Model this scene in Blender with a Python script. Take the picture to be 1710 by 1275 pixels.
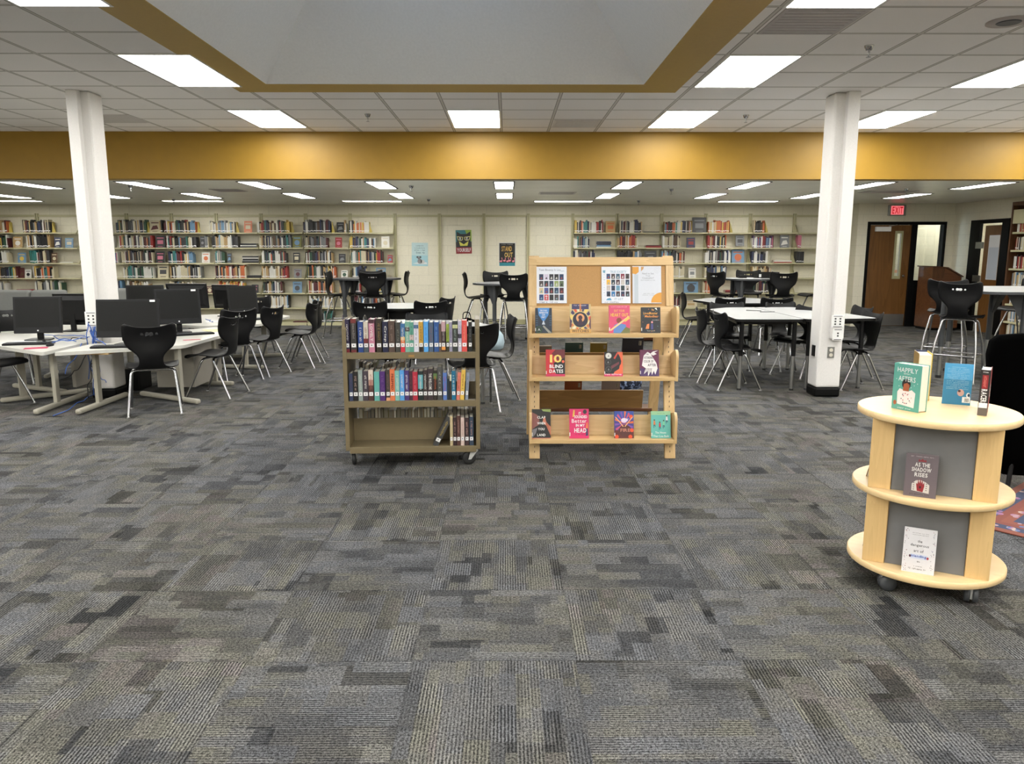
import bpy, bmesh, math, random
from mathutils import Vector, Matrix
from math import sin, cos, pi, radians as R

random.seed(7)
for o in list(bpy.data.objects): bpy.data.objects.remove(o)
scn = bpy.context.scene
col = scn.collection

# ------------------------------------------------------------------ camera, world, exposure
PITCH = 0.16805
YAW = 0.0069
cam = bpy.data.cameras.new('camera')
cam.sensor_width = 36; cam.lens = 27.05; cam.clip_start = .05; cam.clip_end = 100
camo = bpy.data.objects.new('camera', cam); col.objects.link(camo)
camo.location = (0, 0, 1.507)
camo.rotation_euler = (pi/2-PITCH, 0, -YAW)
scn.camera = camo

w = bpy.data.worlds.new('sky'); scn.world = w; w.use_nodes = True
w.node_tree.nodes['Background'].inputs[0].default_value = (.62, .8, 1, 1)
w.node_tree.nodes['Background'].inputs[1].default_value = 2.4
scn.view_settings.view_transform = 'Standard'
scn.view_settings.look = 'None'
scn.view_settings.exposure = 1.78
scn.view_settings.gamma = 1
scn.view_settings.use_curve_mapping = False
PANEL_E = 7.5        # radiance of the lit ceiling diffusers
PANEL_LOW = 6.5

# ------------------------------------------------------------------ materials
def s2l(c):
    return tuple(((v/255+.055)/1.055)**2.4 if v > 10 else v/255/12.92 for v in c)

class NT:
    """small helper around a material node tree"""
    def __init__(s, name):
        s.mat = bpy.data.materials.new(name); s.mat.use_nodes = True
        s.t = s.mat.node_tree; s.b = s.t.nodes['Principled BSDF']
    def n(s, typ, **kw):
        nd = s.t.nodes.new(typ)
        for k, v in kw.items(): setattr(nd, k, v)
        return nd
    def put(s, sock, v):
        if hasattr(v, 'is_output'): s.t.links.new(v, sock)
        elif isinstance(v, (tuple, list)):
            sock.default_value = tuple(v)+((1,) if len(v) == 3 and len(sock.default_value) == 4 else ())
        else: sock.default_value = v
    def m(s, op, a, b=0., c=None):
        nd = s.n('ShaderNodeMath', operation=op)
        s.put(nd.inputs[0], a); s.put(nd.inputs[1], b)
        if c is not None: s.put(nd.inputs[2], c)
        return nd.outputs[0]
    def mix(s, f, a, b, typ='MIX'):
        nd = s.n('ShaderNodeMixRGB', blend_type=typ)
        s.put(nd.inputs[0], f); s.put(nd.inputs[1], a); s.put(nd.inputs[2], b)
        return nd.outputs[0]
    def comb(s, x, y, z=0.):
        nd = s.n('ShaderNodeCombineXYZ')
        for i, v in enumerate((x, y, z)): s.put(nd.inputs[i], v)
        return nd.outputs[0]
    def xyz(s, kind='Object'):
        tc = s.n('ShaderNodeTexCoord'); sp = s.n('ShaderNodeSeparateXYZ')
        s.t.links.new(tc.outputs[kind], sp.inputs[0])
        return sp.outputs[0], sp.outputs[1], sp.outputs[2], tc.outputs[kind]
    def noise(s, vec, scale, detail=2., rough=.5):
        nd = s.n('ShaderNodeTexNoise'); s.put(nd.inputs['Vector'], vec)
        nd.inputs['Scale'].default_value = scale; nd.inputs['Detail'].default_value = detail
        nd.inputs['Roughness'].default_value = rough
        return nd.outputs[0]
    def wn(s, vec):
        nd = s.n('ShaderNodeTexWhiteNoise', noise_dimensions='3D'); s.put(nd.inputs['Vector'], vec)
        return nd.outputs['Value'], nd.outputs['Color']
    def ramp(s, f, stops):
        nd = s.n('ShaderNodeValToRGB'); s.put(nd.inputs[0], f); cr = nd.color_ramp
        while len(cr.elements) < len(stops): cr.elements.new(.5)
        for e, (p, c) in zip(cr.elements, stops):
            e.position = p; e.color = tuple(c)+(1,) if len(c) == 3 else c
        return nd.outputs[0]
    def bump(s, h, strength=.3, dist=.002):
        nd = s.n('ShaderNodeBump'); s.put(nd.inputs['Height'], h)
        nd.inputs['Strength'].default_value = strength; nd.inputs['Distance'].default_value = dist
        s.t.links.new(nd.outputs[0], s.b.inputs['Normal'])
    def col(s, c): s.put(s.b.inputs['Base Color'], c)
    def set(s, **kw):
        for k, v in kw.items(): s.put(s.b.inputs[k.replace('_', ' ')], v)

MATS = {}
def mat(name, c, rough=.5, metal=0., noise=.06, nscale=30., spec=.5, coat=0.):
    """a paint / plastic / metal with slight procedural variation"""
    if name in MATS: return MATS[name]
    t = NT(name); x, y, z, v = t.xyz()
    f = t.noise(v, nscale)
    a = tuple(max(0, k*(1-noise)) for k in c); b = tuple(min(1, k*(1+noise)) for k in c)
    t.col(t.mix(f, a, b)); t.set(Roughness=rough, Metallic=metal)
    t.b.inputs['Specular IOR Level'].default_value = spec
    if coat: t.set(Coat_Weight=coat)
    MATS[name] = t.mat
    return t.mat

def pc(rgb, rough=.45):
    """flat printed colour given as sRGB 0-255"""
    k = 'print_%02x%02x%02x' % tuple(int(v) for v in rgb)
    return mat(k, tuple(v*.84 for v in s2l(rgb)), rough, noise=.03, nscale=60)

def emis(name, c, e, base=(.8, .8, .8)):
    if name in MATS: return MATS[name]
    t = NT(name); t.col(base); t.set(Emission_Color=c, Emission_Strength=e)
    MATS[name] = t.mat
    return t.mat

def wood(name, c1, c2, axis=0, scale=6., rough=.42, fine=1.):
    t = NT(name); x, y, z, v = t.xyz()
    s = [1., 1., 1.]; s[axis] = .09
    vv = t.comb(t.m('MULTIPLY', x, s[0]), t.m('MULTIPLY', y, s[1]), t.m('MULTIPLY', z, s[2]))
    d = t.noise(vv, scale, 3.)
    rings = t.m('FRACT', t.m('MULTIPLY', d, 9.))
    g = t.noise(vv, scale*18*fine, 2.)
    f = t.m('ADD', t.m('MULTIPLY', rings, .45), t.m('MULTIPLY', g, .55))
    t.col(t.ramp(f, [(.15, c1), (.85, c2)])); t.set(Roughness=rough)
    MATS[name] = t.mat
    return t.mat

# carpet tiles: quarter-turned 24 inch squares of overlapping grey rectangles with ribbed pile
def carpet():
    t = NT('carpet'); x, y, z, v = t.xyz()
    u = t.m('DIVIDE', t.m('SUBTRACT', x, .256), .6096); w_ = t.m('DIVIDE', t.m('SUBTRACT', y, 2.66), .6096)
    ix = t.m('FLOOR', u); iy = t.m('FLOOR', w_); fu = t.m('FRACT', u); fv = t.m('FRACT', w_)
    par = t.m('MODULO', t.m('ADD', t.m('ADD', ix, iy), 200.), 2.); par = t.m('GREATER_THAN', par, .5)
    def sel(a, b): return t.m('ADD', t.m('MULTIPLY', par, a), t.m('MULTIPLY', t.m('SUBTRACT', 1., par), b))
    a = sel(fv, fu); b = sel(fu, fv)
    h, _ = t.wn(t.comb(ix, iy, 3.))
    def layer(na, nb, k):
        off, _ = t.wn(t.comb(ix, iy, k+10.))
        ra = t.m('FLOOR', t.m('ADD', t.m('MULTIPLY', a, na), off))
        h2, _ = t.wn(t.comb(t.m('ADD', ra, t.m('MULTIPLY', ix, 17.)), iy, k))
        rb = t.m('FLOOR', t.m('ADD', t.m('MULTIPLY', b, nb), t.m('MULTIPLY', h2, 3.)))
        return t.wn(t.comb(t.m('ADD', ra, t.m('MULTIPLY', ix, 31.)), t.m('ADD', rb, t.m('MULTIPLY', iy, 37.)), k+.5))
    v1, c1 = layer(3.3, 1.7, 1.); v2, c2 = layer(7.3, 3.1, 2.); v3, c3 = layer(4.7, 4.3, 5.)
    k2 = t.m('GREATER_THAN', v2, .56); k3 = t.m('GREATER_THAN', v3, .74)
    cc = t.mix(k3, t.mix(k2, c1, c2), c3)
    sp = t.n('ShaderNodeSeparateColor'); t.t.links.new(cc, sp.inputs[0])
    v4, c4 = layer(5.9, 2.3, 7.); v5, _ = layer(11.3, 5.1, 9.)
    val = t.m('ADD', t.m('ADD', t.m('MULTIPLY', sp.outputs[0], .56), t.m('MULTIPLY', v4, .28)), t.m('MULTIPLY', v5, .16))
    hue = t.m('ADD', t.m('MULTIPLY', sp.outputs[1], .6), t.m('MULTIPLY', v5, .4)); stripe = sp.outputs[2]
    # ribs run along b; period about 12 mm
    ph = t.m('MULTIPLY', a, 52.)
    wob = t.m('MULTIPLY', t.noise(v, 60., 1.), .5)
    saw = t.m('SINE', t.m('MULTIPLY', t.m('ADD', ph, wob), 2*pi))
    amp = t.m('ADD', t.m('MULTIPLY', t.m('POWER', stripe, 1.3), .80), .16)
    rib = t.m('MULTIPLY', saw, amp)
    spk = t.m('SUBTRACT', t.noise(v, 260., 3., .85), .5)
    spk2 = t.m('SUBTRACT', t.noise(v, 105., 2., .7), .5)
    lum = t.m('ADD', t.m('MULTIPLY', val, .098), .013)
    mod = t.m('ADD', t.m('ADD', 1., t.m('MULTIPLY', rib, .95)), t.m('ADD', t.m('MULTIPLY', spk, 6.5), t.m('MULTIPLY', spk2, 4.2)))
    lum = t.m('MULTIPLY', lum, t.m('MAXIMUM', mod, .12))
    lowf = t.noise(v, .9, 1.)
    tint = t.ramp(t.m('ADD', t.m('MULTIPLY', hue, .75), t.m('MULTIPLY', t.m('SUBTRACT', lowf, .5), 1.6)),
                  [(.05, (.98, 1.0, 1.05)), (.4, (1.02, 1., .96)), (.62, (1.09, 1.06, .88)), (.8, (1.10, .99, .95)), (1., (1.14, 1.02, .84))])
    e = t.m('MINIMUM', t.m('MINIMUM', fu, t.m('SUBTRACT', 1., fu)), t.m('MINIMUM', fv, t.m('SUBTRACT', 1., fv)))
    seam = t.m('ADD', .75, t.m('MULTIPLY', t.m('GREATER_THAN', e, .004), .25))
    lum = t.m('MULTIPLY', lum, seam)
    cv = t.comb(lum, lum, lum)
    t.col(t.mix(1., tint, cv, 'MULTIPLY')); t.set(Roughness=.95)
    t.b.inputs['Specular IOR Level'].default_value = .1
    t.bump(t.m('ADD', rib, t.m('MULTIPLY', spk, 2.)), .5, .002)
    return t.mat

def block_wall(name, axis, c=(.74, .70, .56)):
    t = NT(name); x, y, z, v = t.xyz()
    bt = t.n('ShaderNodeTexBrick'); t.put(bt.inputs['Vector'], t.comb((x, y)[axis], z))
    bt.inputs['Scale'].default_value = 1; bt.inputs['Brick Width'].default_value = .406
    bt.inputs['Row Height'].default_value = .2032; bt.inputs['Mortar Size'].default_value = .004
    bt.inputs['Mortar Smooth'].default_value = .3
    lo = tuple(k*.80 for k in c)
    bt.inputs['Color1'].default_value = c+(1,); bt.inputs['Color2'].default_value = tuple(k*.96 for k in c)+(1,)
    bt.inputs['Mortar'].default_value = lo+(1,)
    g = t.noise(v, 45., 4., .7)
    t.col(t.mix(.25, bt.outputs[0], t.ramp(g, [(.3, tuple(k*.75 for k in c)), (.7, tuple(min(1, k*1.15) for k in c))])))
    t.set(Roughness=.6)
    t.bump(t.m('SUBTRACT', t.m('MULTIPLY', g, .4), bt.outputs['Fac']), .5, .004)
    return t.mat

def ceiling_tiles():
    t = NT('acoustic_tile'); x, y, z, v = t.xyz()
    fx = t.m('FRACT', t.m('ADD', t.m('DIVIDE', t.m('ADD', x, .067), .6096), 50.))
    fy = t.m('FRACT', t.m('ADD', t.m('DIVIDE', t.m('SUBTRACT', y, 10.12), .6096), 50.))
    ex = t.m('MINIMUM', fx, t.m('SUBTRACT', 1., fx)); ey = t.m('MINIMUM', fy, t.m('SUBTRACT', 1., fy))
    e = t.m('MINIMUM', ex, ey)
    bar = t.m('LESS_THAN', e, .019)
    edge = t.m('MULTIPLY', t.m('LESS_THAN', e, .029), t.m('SUBTRACT', 1., bar))
    h, _ = t.wn(t.comb(t.m('FLOOR', t.m('DIVIDE', t.m('ADD', x, .067), .6096)), t.m('FLOOR', t.m('DIVIDE', t.m('SUBTRACT', y, 10.12), .6096)), 1.))
    sp = t.noise(v, 160., 3., .8)
    base = t.mix(h, (.84, .82, .80), (.88, .86, .84))
    base = t.mix(t.m('MULTIPLY', t.m('GREATER_THAN', sp, .6), .25), base, (.62, .60, .58))
    c = t.mix(bar, base, (.60, .58, .53)); c = t.mix(edge, c, (.20, .19, .18))
    t.col(c); t.set(Roughness=.85)
    t.bump(t.m('ADD', t.m('MULTIPLY', sp, .3), bar), .5, .006)
    return t.mat

M = dict(
 carpet=carpet(), tiles=ceiling_tiles(), block=block_wall('painted_block', 0), blocky=block_wall('painted_block_side', 1),
 gold=mat('gold_paint', (.29, .162, .009), .55, noise=.08, nscale=8), gold_dull=mat('gold_soffit_paint', (.44, .29, .06), .55),
 plaster=mat('white_plaster', (.86, .86, .86), .8, nscale=50), soffit=mat('semi_gloss_ceiling', (.78, .78, .70), .32, noise=.12, nscale=2.2),
 column=mat('column_paint', (.70, .68, .65), .5, nscale=120, noise=.1), white=mat('white_plastic', (.75, .75, .73), .4),
 black=mat('black_plastic', (.006, .006, .0065), .4, noise=.2, spec=.22), shell=mat('chair_plastic', (.004, .004, .0045), .42, noise=.25, nscale=300, spec=.24),
 chrome=mat('chrome', (.42, .42, .43), .20, 1.), steel=mat('brushed_steel', (.35, .35, .34), .4, 1.),
 greyleg=mat('grey_leg_paint', (.055, .058, .062), .4, spec=.3), blackleg=mat('black_leg_paint', (.006, .006, .0065), .35, spec=.25),
 laminate=mat('white_laminate', (.53, .54, .54), .22, noise=.02), edge=mat('black_edge_band', (.006, .006, .006), .4, spec=.25),
 greytop=mat('grey_laminate', (.36, .37, .39), .2), darkgreytop=mat('dark_grey_laminate', (.12, .12, .125), .3),
 beige=mat('beige_laminate', (.54, .53, .48), .35), beigeleg=mat('beige_metal', (.33, .31, .25), .45), panel=mat('taupe_panel', (.27, .25, .215), .5),
 shelf=mat('cream_olive_metal', (.50, .47, .29), .45), shelfd=mat('olive_metal', (.36, .34, .19), .45),
 frame=mat('black_door_frame', (.003, .003, .003), .5, spec=.15), cartm=mat('cart_brown_enamel', (.165, .128, .068), .42),
 rubber=mat('black_rubber', (.014, .014, .014), .6), page=mat('page_edges', (.68, .64, .54), .8, noise=.12, nscale=220),
 agedpage=mat('aged_page_edges', (.30, .27, .21), .8, noise=.15, nscale=220), sticker=mat('white_sticker', (.70, .70, .70), .5, noise=.01),
 ink=mat('black_ink', (.02, .02, .02), .6), whiteink=mat('white_ink', (.8, .8, .8), .5, noise=.01), sofa=mat('grey_upholstery', (.16, .165, .155), .85, noise=.15, nscale=90),
 screen=mat('dark_screen', (.006, .006, .0055), .35, spec=.15), fabric=mat('black_cloth', (.001, .001, .001), 1., spec=.02), bulletin=mat('cork', (.43, .245, .095), .85, noise=.32, nscale=260),
 greypanel=mat('grey_felt_panel', (.155, .155, .155), .5), blue=mat('blue_cable', (.03, .10, .38), .5), paper=mat('paper', (.66, .66, .66), .7, noise=.02),
 vent=mat('vent_grille', (.40, .37, .36), .5), palevent=mat('pale_vent', (.60, .58, .56), .5), zinc=mat('zinc_plate', (.42, .42, .41), .4), yellow=mat('mustard_metal', (.46, .36, .08), .45),
 maple=wood('maple', (.50, .33, .14), (.62, .43, .215), 0), maplez=wood('maple_upright', (.48, .32, .135), (.60, .41, .205), 2),
 birch=wood('birch_laminate', (.70, .50, .25), (.76, .56, .30), 0, 5., .35), birchz=wood('birch_laminate_upright', (.60, .40, .17), (.66, .45, .20), 2, 12., .4),
 doorwood=wood('walnut_door', (.115, .05, .013), (.18, .08, .022), 2, 3., .3), walnut=wood('walnut_veneer', (.07, .025, .010), (.15, .06, .022), 0, 4., .3),
 walnutz=wood('walnut_end', (.055, .022, .009), (.11, .045, .016), 2, 5., .35),
 light=emis('lit_diffuser', (1., .985, .95), PANEL_E), lightlow=emis('lit_diffuser_low', (1., .98, .93), PANEL_LOW),
)

# ------------------------------------------------------------------ mesh builder
class MB:
    def __init__(s): s.v = []; s.f = []; s.mi = []; s.sm = []; s.mats = []
    def add(s, vs, fs, m, smooth=False, X=None):
        m = M[m] if isinstance(m, str) else m
        if m not in s.mats: s.mats.append(m)
        k = s.mats.index(m); n = len(s.v)
        s.v += [tuple(X @ Vector(p)) for p in vs] if X is not None else [tuple(p) for p in vs]
        for f in fs: s.f.append(tuple(i+n for i in f)); s.mi.append(k); s.sm.append(smooth)
        return s
    def bx(s, x0, x1, y0, y1, z0, z1, m, X=None):
        v = [(x0, y0, z0), (x1, y0, z0), (x1, y1, z0), (x0, y1, z0), (x0, y0, z1), (x1, y0, z1), (x1, y1, z1), (x0, y1, z1)]
        return s.add(v, [(0, 3, 2, 1), (4, 5, 6, 7), (0, 1, 5, 4), (1, 2, 6, 5), (2, 3, 7, 6), (3, 0, 4, 7)], m, X=X)
    def hexa(s, v, m, X=None):   # 8 corners ordered like bx
        return s.add(v, [(0, 3, 2, 1), (4, 5, 6, 7), (0, 1, 5, 4), (1, 2, 6, 5), (2, 3, 7, 6), (3, 0, 4, 7)], m, X=X)
    def prism(s, poly, z0, z1, m, X=None, smooth=False):
        n = len(poly)
        v = [(x, y, z0) for x, y in poly]+[(x, y, z1) for x, y in poly]
        s.add(v, [tuple(range(n-1, -1, -1)), tuple(range(n, 2*n))], m, False, X)
        return s.add(v, [(i, (i+1) % n, n+(i+1) % n, n+i) for i in range(n)], m, smooth, X)
    def tube(s, pts, r, m, n=8, X=None, taper=None):
        P = [Vector(p) for p in pts]; vs = []; up = None
        for i, p in enumerate(P):
            d = (P[min(i+1, len(P)-1)]-P[max(i-1, 0)]).normalized()
            if up is None: up = d.orthogonal().normalized()
            a = (up-d*up.dot(d)).normalized(); b = d.cross(a); up = a
            rr = r if taper is None else r+(taper-r)*i/(len(P)-1)
            vs += [p+(a*cos(t)+b*sin(t))*rr for t in (2*pi*k/n for k in range(n))]
        L = len(P)
        s.add(vs, [(i*n+k, i*n+(k+1) % n, (i+1)*n+(k+1) % n, (i+1)*n+k) for i in range(L-1) for k in range(n)], m, True, X)
        return s.add(vs, [tuple(range(n-1, -1, -1)), tuple(range((L-1)*n, L*n))], m, False, X)
    def lathe(s, prof, m, n=20, X=None, smooth=True):
        vs = [(r*cos(2*pi*k/n), r*sin(2*pi*k/n), z) for r, z in prof for k in range(n)]; L = len(prof)
        s.add(vs, [(i*n+k, i*n+(k+1) % n, (i+1)*n+(k+1) % n, (i+1)*n+k) for i in range(L-1) for k in range(n)], m, smooth, X)
        return s.add(vs, [tuple(range(n-1, -1, -1)), tuple(range((L-1)*n, L*n))], m, False, X)
    def text(s, st, cx, cy, w, h, z, m, X=None, bold=False, th=.0004):
        """lettering fitted to a w x h box centred on (cx, cy) in the local xy plane"""
        vs = []; fs = []; pen = 0.
        for c in st:
            if c == ' ': pen += .32; continue
            gv, gf, gw = glyph(c, bold); n = len(vs)
            vs += [(x+pen, y) for x, y in gv]; fs += [tuple(i+n for i in f) for f in gf]; pen += gw+.09
        if not vs: return s
        x0 = min(v[0] for v in vs); x1 = max(v[0] for v in vs); y0 = min(v[1] for v in vs); y1 = max(v[1] for v in vs)
        sx = w/max(x1-x0, .01); sy = h/max(y1-y0, .01)
        return s.add([(cx+(x-(x0+x1)/2)*sx, cy+(y-(y0+y1)/2)*sy, z+th) for x, y in vs], fs, m, X=X)
    def scrawl(s, cx, cy, w, h, z, m, X=None, n=8, seed=0, th=.0004):
        """illegible small lettering: a row of little strokes"""
        r = random.Random(seed+int(cx*999)+int(cy*777)); st = w/n
        for i in range(n):
            if r.random() < .12: continue
            x = cx-w/2+st*i; k = r.random(); hh = h*(.6+.4*r.random())
            b = .22*st
            s.quad(x, cy-hh/2, x+b, cy+hh/2, z+th, m, X)
            if k < .6: s.quad(x+b, cy+hh/2-hh*.22, x+st*.72, cy+hh/2, z+th, m, X)
            if k > .3: s.quad(x+b, cy-hh*.5, x+st*.72, cy-hh*.5+hh*.2, z+th, m, X)
            if k > .7: s.quad(x+st*.5, cy-hh*.3, x+st*.72, cy+hh*.3, z+th, m, X)
        return s
    def quad(s, x0, y0, x1, y1, z, m, X=None): return s.add([(x0, y0, z), (x1, y0, z), (x1, y1, z), (x0, y1, z)], [(0, 1, 2, 3)], m, X=X)
    def poly(s, p, z, m, X=None):
        a = sum(p[i][0]*p[(i+1) % len(p)][1]-p[(i+1) % len(p)][0]*p[i][1] for i in range(len(p)))
        q = list(p) if a > 0 else list(p)[::-1]
        return s.add([(x, y, z) for x, y in q], [tuple(range(len(q)))], m, X=X)
    def disc(s, cx, cy, r, z, m, X=None, ry=None, n=20): return s.poly([(cx+r*cos(2*pi*k/n), cy+(ry or r)*sin(2*pi*k/n)) for k in range(n)], z, m, X)
    def mesh(s, name):
        me = bpy.data.meshes.new(name); me.from_pydata(s.v, [], s.f)
        for m in s.mats: me.materials.append(m)
        me.polygons.foreach_set('material_index', s.mi); me.polygons.foreach_set('use_smooth', s.sm)
        me.update()
        return me
    def build(s, name, parent=None, bevel=0., loc=None, rot=None, seg=2, solid=0.):
        o = bpy.data.objects.new(name, s.mesh(name)); col.objects.link(o)
        if parent is not None: o.parent = parent
        if loc: o.location = loc
        if rot: o.rotation_euler = rot
        if bevel:
            b = o.modifiers.new('bevel', 'BEVEL'); b.width = bevel; b.segments = seg; b.limit_method = 'ANGLE'; b.angle_limit = R(40)
        return o

GL = {}
def glyph(c, bold):
    if (c, bold) in GL: return GL[c, bold]
    cu = bpy.data.curves.new('g', 'FONT'); cu.body = c; cu.resolution_u = 2; cu.offset = .022 if bold else .004
    o = bpy.data.objects.new('g', cu); col.objects.link(o)
    dg = bpy.context.evaluated_depsgraph_get()
    me = bpy.data.meshes.new_from_object(o.evaluated_get(dg))
    v = [(p.co.x, p.co.y) for p in me.vertices]; f = [tuple(p.vertices) for p in me.polygons]
    x0 = min(p[0] for p in v); x1 = max(p[0] for p in v)
    GL[c, bold] = ([(x-x0, y) for x, y in v], f, x1-x0)
    bpy.data.objects.remove(o); bpy.data.curves.remove(cu); bpy.data.meshes.remove(me)
    return GL[c, bold]
for c in sorted(set("ABCDEFGHIKLMNOPQRSTUVWXYZabcdefghiklmnoprstuvwxy0123456789'?.EXIT")): glyph(c, True)
for c in sorted(set("ABCDEFHILMNOPRSTUVWYabcdefghilmnoprstuvy")): glyph(c, False)

def fillet(pts, r, n=5):
    P = [Vector(p) for p in pts]; out = [P[0]]
    for i in range(1, len(P)-1):
        a, b, c = P[i-1], P[i], P[i+1]
        rr = min(r, (a-b).length*.45, (c-b).length*.45)
        p = b+(a-b).normalized()*rr; q = b+(c-b).normalized()*rr
        out += [p*(1-t)**2+b*2*t*(1-t)+q*t*t for t in (k/n for k in range(n+1))]
    return out+[P[-1]]

# ------------------------------------------------------------------ scene bookkeeping
def tag(o, label=None, cat=None, group=None, kind=None):
    if label: o['label'] = label
    if cat: o['category'] = cat
    if group: o['group'] = group
    if kind: o['kind'] = kind
    return o
def thing(name, label, cat, loc=(0, 0, 0), rz=0., group=None, rot=None):
    o = bpy.data.objects.new(name, None); col.objects.link(o); o.empty_display_size = .1
    o.location = loc; o.rotation_euler = rot or (0, 0, rz)
    return tag(o, label, cat, group)
def struct(name, mb, parent=None, bevel=0., **k):
    o = mb.build(name, parent, bevel, **k)
    if parent is None: o['kind'] = 'structure'
    return o
KIDS = {}
def kids(o): return [c for c in bpy.data.objects if c.parent == o]
def copy_tree(o, parent=None, tree=None):
    if tree is None: tree = snapshot(o)
    c = o.copy(); col.objects.link(c); c.parent = parent
    for ch, sub in tree: copy_tree(ch, c, sub)
    return c
def snapshot(o):
    ch = {}
    for x in bpy.data.objects:
        if x.parent is not None: ch.setdefault(x.parent.name, []).append(x)
    def rec(q): return [(k, rec(k)) for k in ch.get(q.name, [])]
    return rec(o)
ORD = ['first', 'second', 'third', 'fourth', 'fifth', 'sixth', 'seventh', 'eighth', 'ninth', 'tenth', 'eleventh', 'twelfth', 'thirteenth', 'fourteenth', 'fifteenth', 'sixteenth', 'seventeenth', 'eighteenth', 'nineteenth', 'twentieth']
def ordn(i):   # 0-based
    if i < 20: return ORD[i]
    n = i+1; return '%d%s' % (n, {1: 'st', 2: 'nd', 3: 'rd'}.get(n % 10, 'th'))

# ================================================================== THE ROOM
ZC, ZL = 3.05, 2.45          # main ceiling, rear ceiling
YB, YW = 10.48, 16.15        # fascia beam, rear wall
XL, XR, YF = -12.6, 8.95, -4.5
struct('floor', MB().bx(XL-.2, XR+1.6, YF-.2, YW+1.8, -.12, 0, 'carpet'))
# opening of the recessed skylight
OX0, OX1, OY0, OY1 = -2.61, 1.66, 3.65, 7.93
c = MB()
c.bx(XL, OX0, YF, YB+.1, ZC, ZC+.05, 'tiles').bx(OX1, XR, YF, YB+.1, ZC, ZC+.05, 'tiles')
c.bx(OX0, OX1, YF, OY0, ZC, ZC+.05, 'tiles').bx(OX0, OX1, OY1, YB+.1, ZC, ZC+.05, 'tiles')
struct('ceiling_main', c)
IX0, IX1, IY0, IY1 = -2.25, 1.29, 4.0, 7.58
c = MB()
c.bx(OX0, OX1, IY1, OY1, ZC-.005, ZC+.05, 'gold_dull' if 0 else M['gold_dull']).bx(OX0, OX1, OY0, IY0, ZC-.005, ZC+.05, M['gold_dull'])
c.bx(OX0, IX0, IY0, IY1, ZC-.005, ZC+.05, M['gold_dull']).bx(IX1, OX1, IY0, IY1, ZC-.005, ZC+.05, M['gold_dull'])
struct('trim_1', c)
t_ = 1.25; b0 = [(IX0, IY0), (IX1, IY0), (IX1, IY1), (IX0, IY1)]; b1 = [(IX0+t_, IY0+t_), (IX1-t_, IY0+t_), (IX1-t_, IY1-t_), (IX0+t_, IY1-t_)]
c = MB()
c.add([(x, y, ZC) for x, y in b0]+[(x, y, ZC+t_+.1) for x, y in b1], [(i, (i+1) % 4, 4+(i+1) % 4, 4+i) for i in range(4)], 'plaster')
c.add([(x, y, ZC+t_+.1) for x, y in b1]+[(x, y, ZC+t_+.3) for x, y in b1], [(i, (i+1) % 4, 4+(i+1) % 4, 4+i) for i in range(4)], 'plaster')
struct('ceiling_well', c)
tl = NT('frosted_skylight'); tl.t.nodes.remove(tl.b)
tb = tl.n('ShaderNodeBsdfTranslucent'); tb.inputs[0].default_value = (.8, .85, .9, 1)
tl.t.links.new(tb.outputs[0], tl.t.nodes['Material Output'].inputs[0])
struct('window_1', MB().add([(x, y, ZC+t_+.3) for x, y in b1], [(0, 1, 2, 3)], tl.mat))
struct('wall_beam', MB().bx(XL, XR, YB, YB+.22, ZL, ZC+.05, 'gold'))
struct('ceiling_rear', MB().bx(XL, XR+1.6, YB+.22, YW+1.8, ZL, ZL+.05, 'soffit'))
struct('wall_back', MB().bx(XL-.1, 7.0, YW, YW+.12, 0, ZL, 'block'))
struct('wall_return', MB().bx(7.0, 7.12, 15.72, YW+.12, 0, ZL, 'blocky'))
DY = 15.6
c = MB()
c.bx(7.0, 7.2, DY, DY+.12, 0, ZL, 'block').bx(8.78, XR+.12, DY, DY+.12, 0, ZL, 'block').bx(7.2, 8.78, DY, DY+.12, 2.09, ZL, 'block')
struct('wall_rear_right', c)
c = MB()
c.bx(XR, XR+.12, 15.02, DY, 0, ZL, 'blocky').bx(XR, XR+.12, YF, 13.86, 0, ZC+.05, 'blocky').bx(XR, XR+.12, 13.86, 15.02, 2.09, ZL, 'blocky')
struct('wall_right', c)
struct('wall_left', MB().bx(XL-.12, XL, YF, YW, 0, ZC+.05, 'blocky'))
struct('wall_front', MB().bx(XL-.1, XR+.1, YF-.12, YF, 0, ZC+.05, 'block'))
# corridor behind the doors
c = MB()
c.bx(7.12, XR+1.5, 16.9, 17.0, 0, ZL, 'block').bx(XR+1.5, XR+1.6, 13.3, 17.0, 0, ZL, 'blocky').bx(XR+.12, XR+1.5, 13.2, 13.3, 0, ZL, 'block')
struct('wall_corridor', c)

# door 1 with sidelite
d = MB()
for x0, x1, z0, z1 in ((7.2, 7.255, 0, 2.09), (8.725, 8.78, 0, 2.09), (7.255, 8.725, 2.03, 2.09), (8.10, 8.20, 0, 2.03), (8.20, 8.725, 0, .93)):
    d.bx(x0, x1, DY-.02, DY+.13, z0, z1, 'frame')
d1 = struct('door_1', d, bevel=.003)
leaf = MB().bx(7.26, 7.81, DY+.02, DY+.065, .01, 2.025, 'doorwood').bx(7.90, 8.095, DY+.02, DY+.065, .01, 2.025, 'doorwood')
leaf.bx(7.81, 7.90, DY+.02, DY+.065, .01, 1.0, 'doorwood').bx(7.81, 7.90, DY+.02, DY+.065, 1.87, 2.025, 'doorwood')
leaf.build('door_leaf', d1)
v = MB()
for x0, x1, z0, z1 in ((7.775, 7.815, .96, 1.91), (7.895, 7.935, .96, 1.91), (7.815, 7.895, .96, 1.02), (7.815, 7.895, 1.86, 1.91)): v.bx(x0, x1, DY+.005, DY+.02, z0, z1, 'shelfd')
v.build('vision_frame', d1)
gl = NT('clear_glass'); gl.t.nodes.remove(gl.b)
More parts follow.
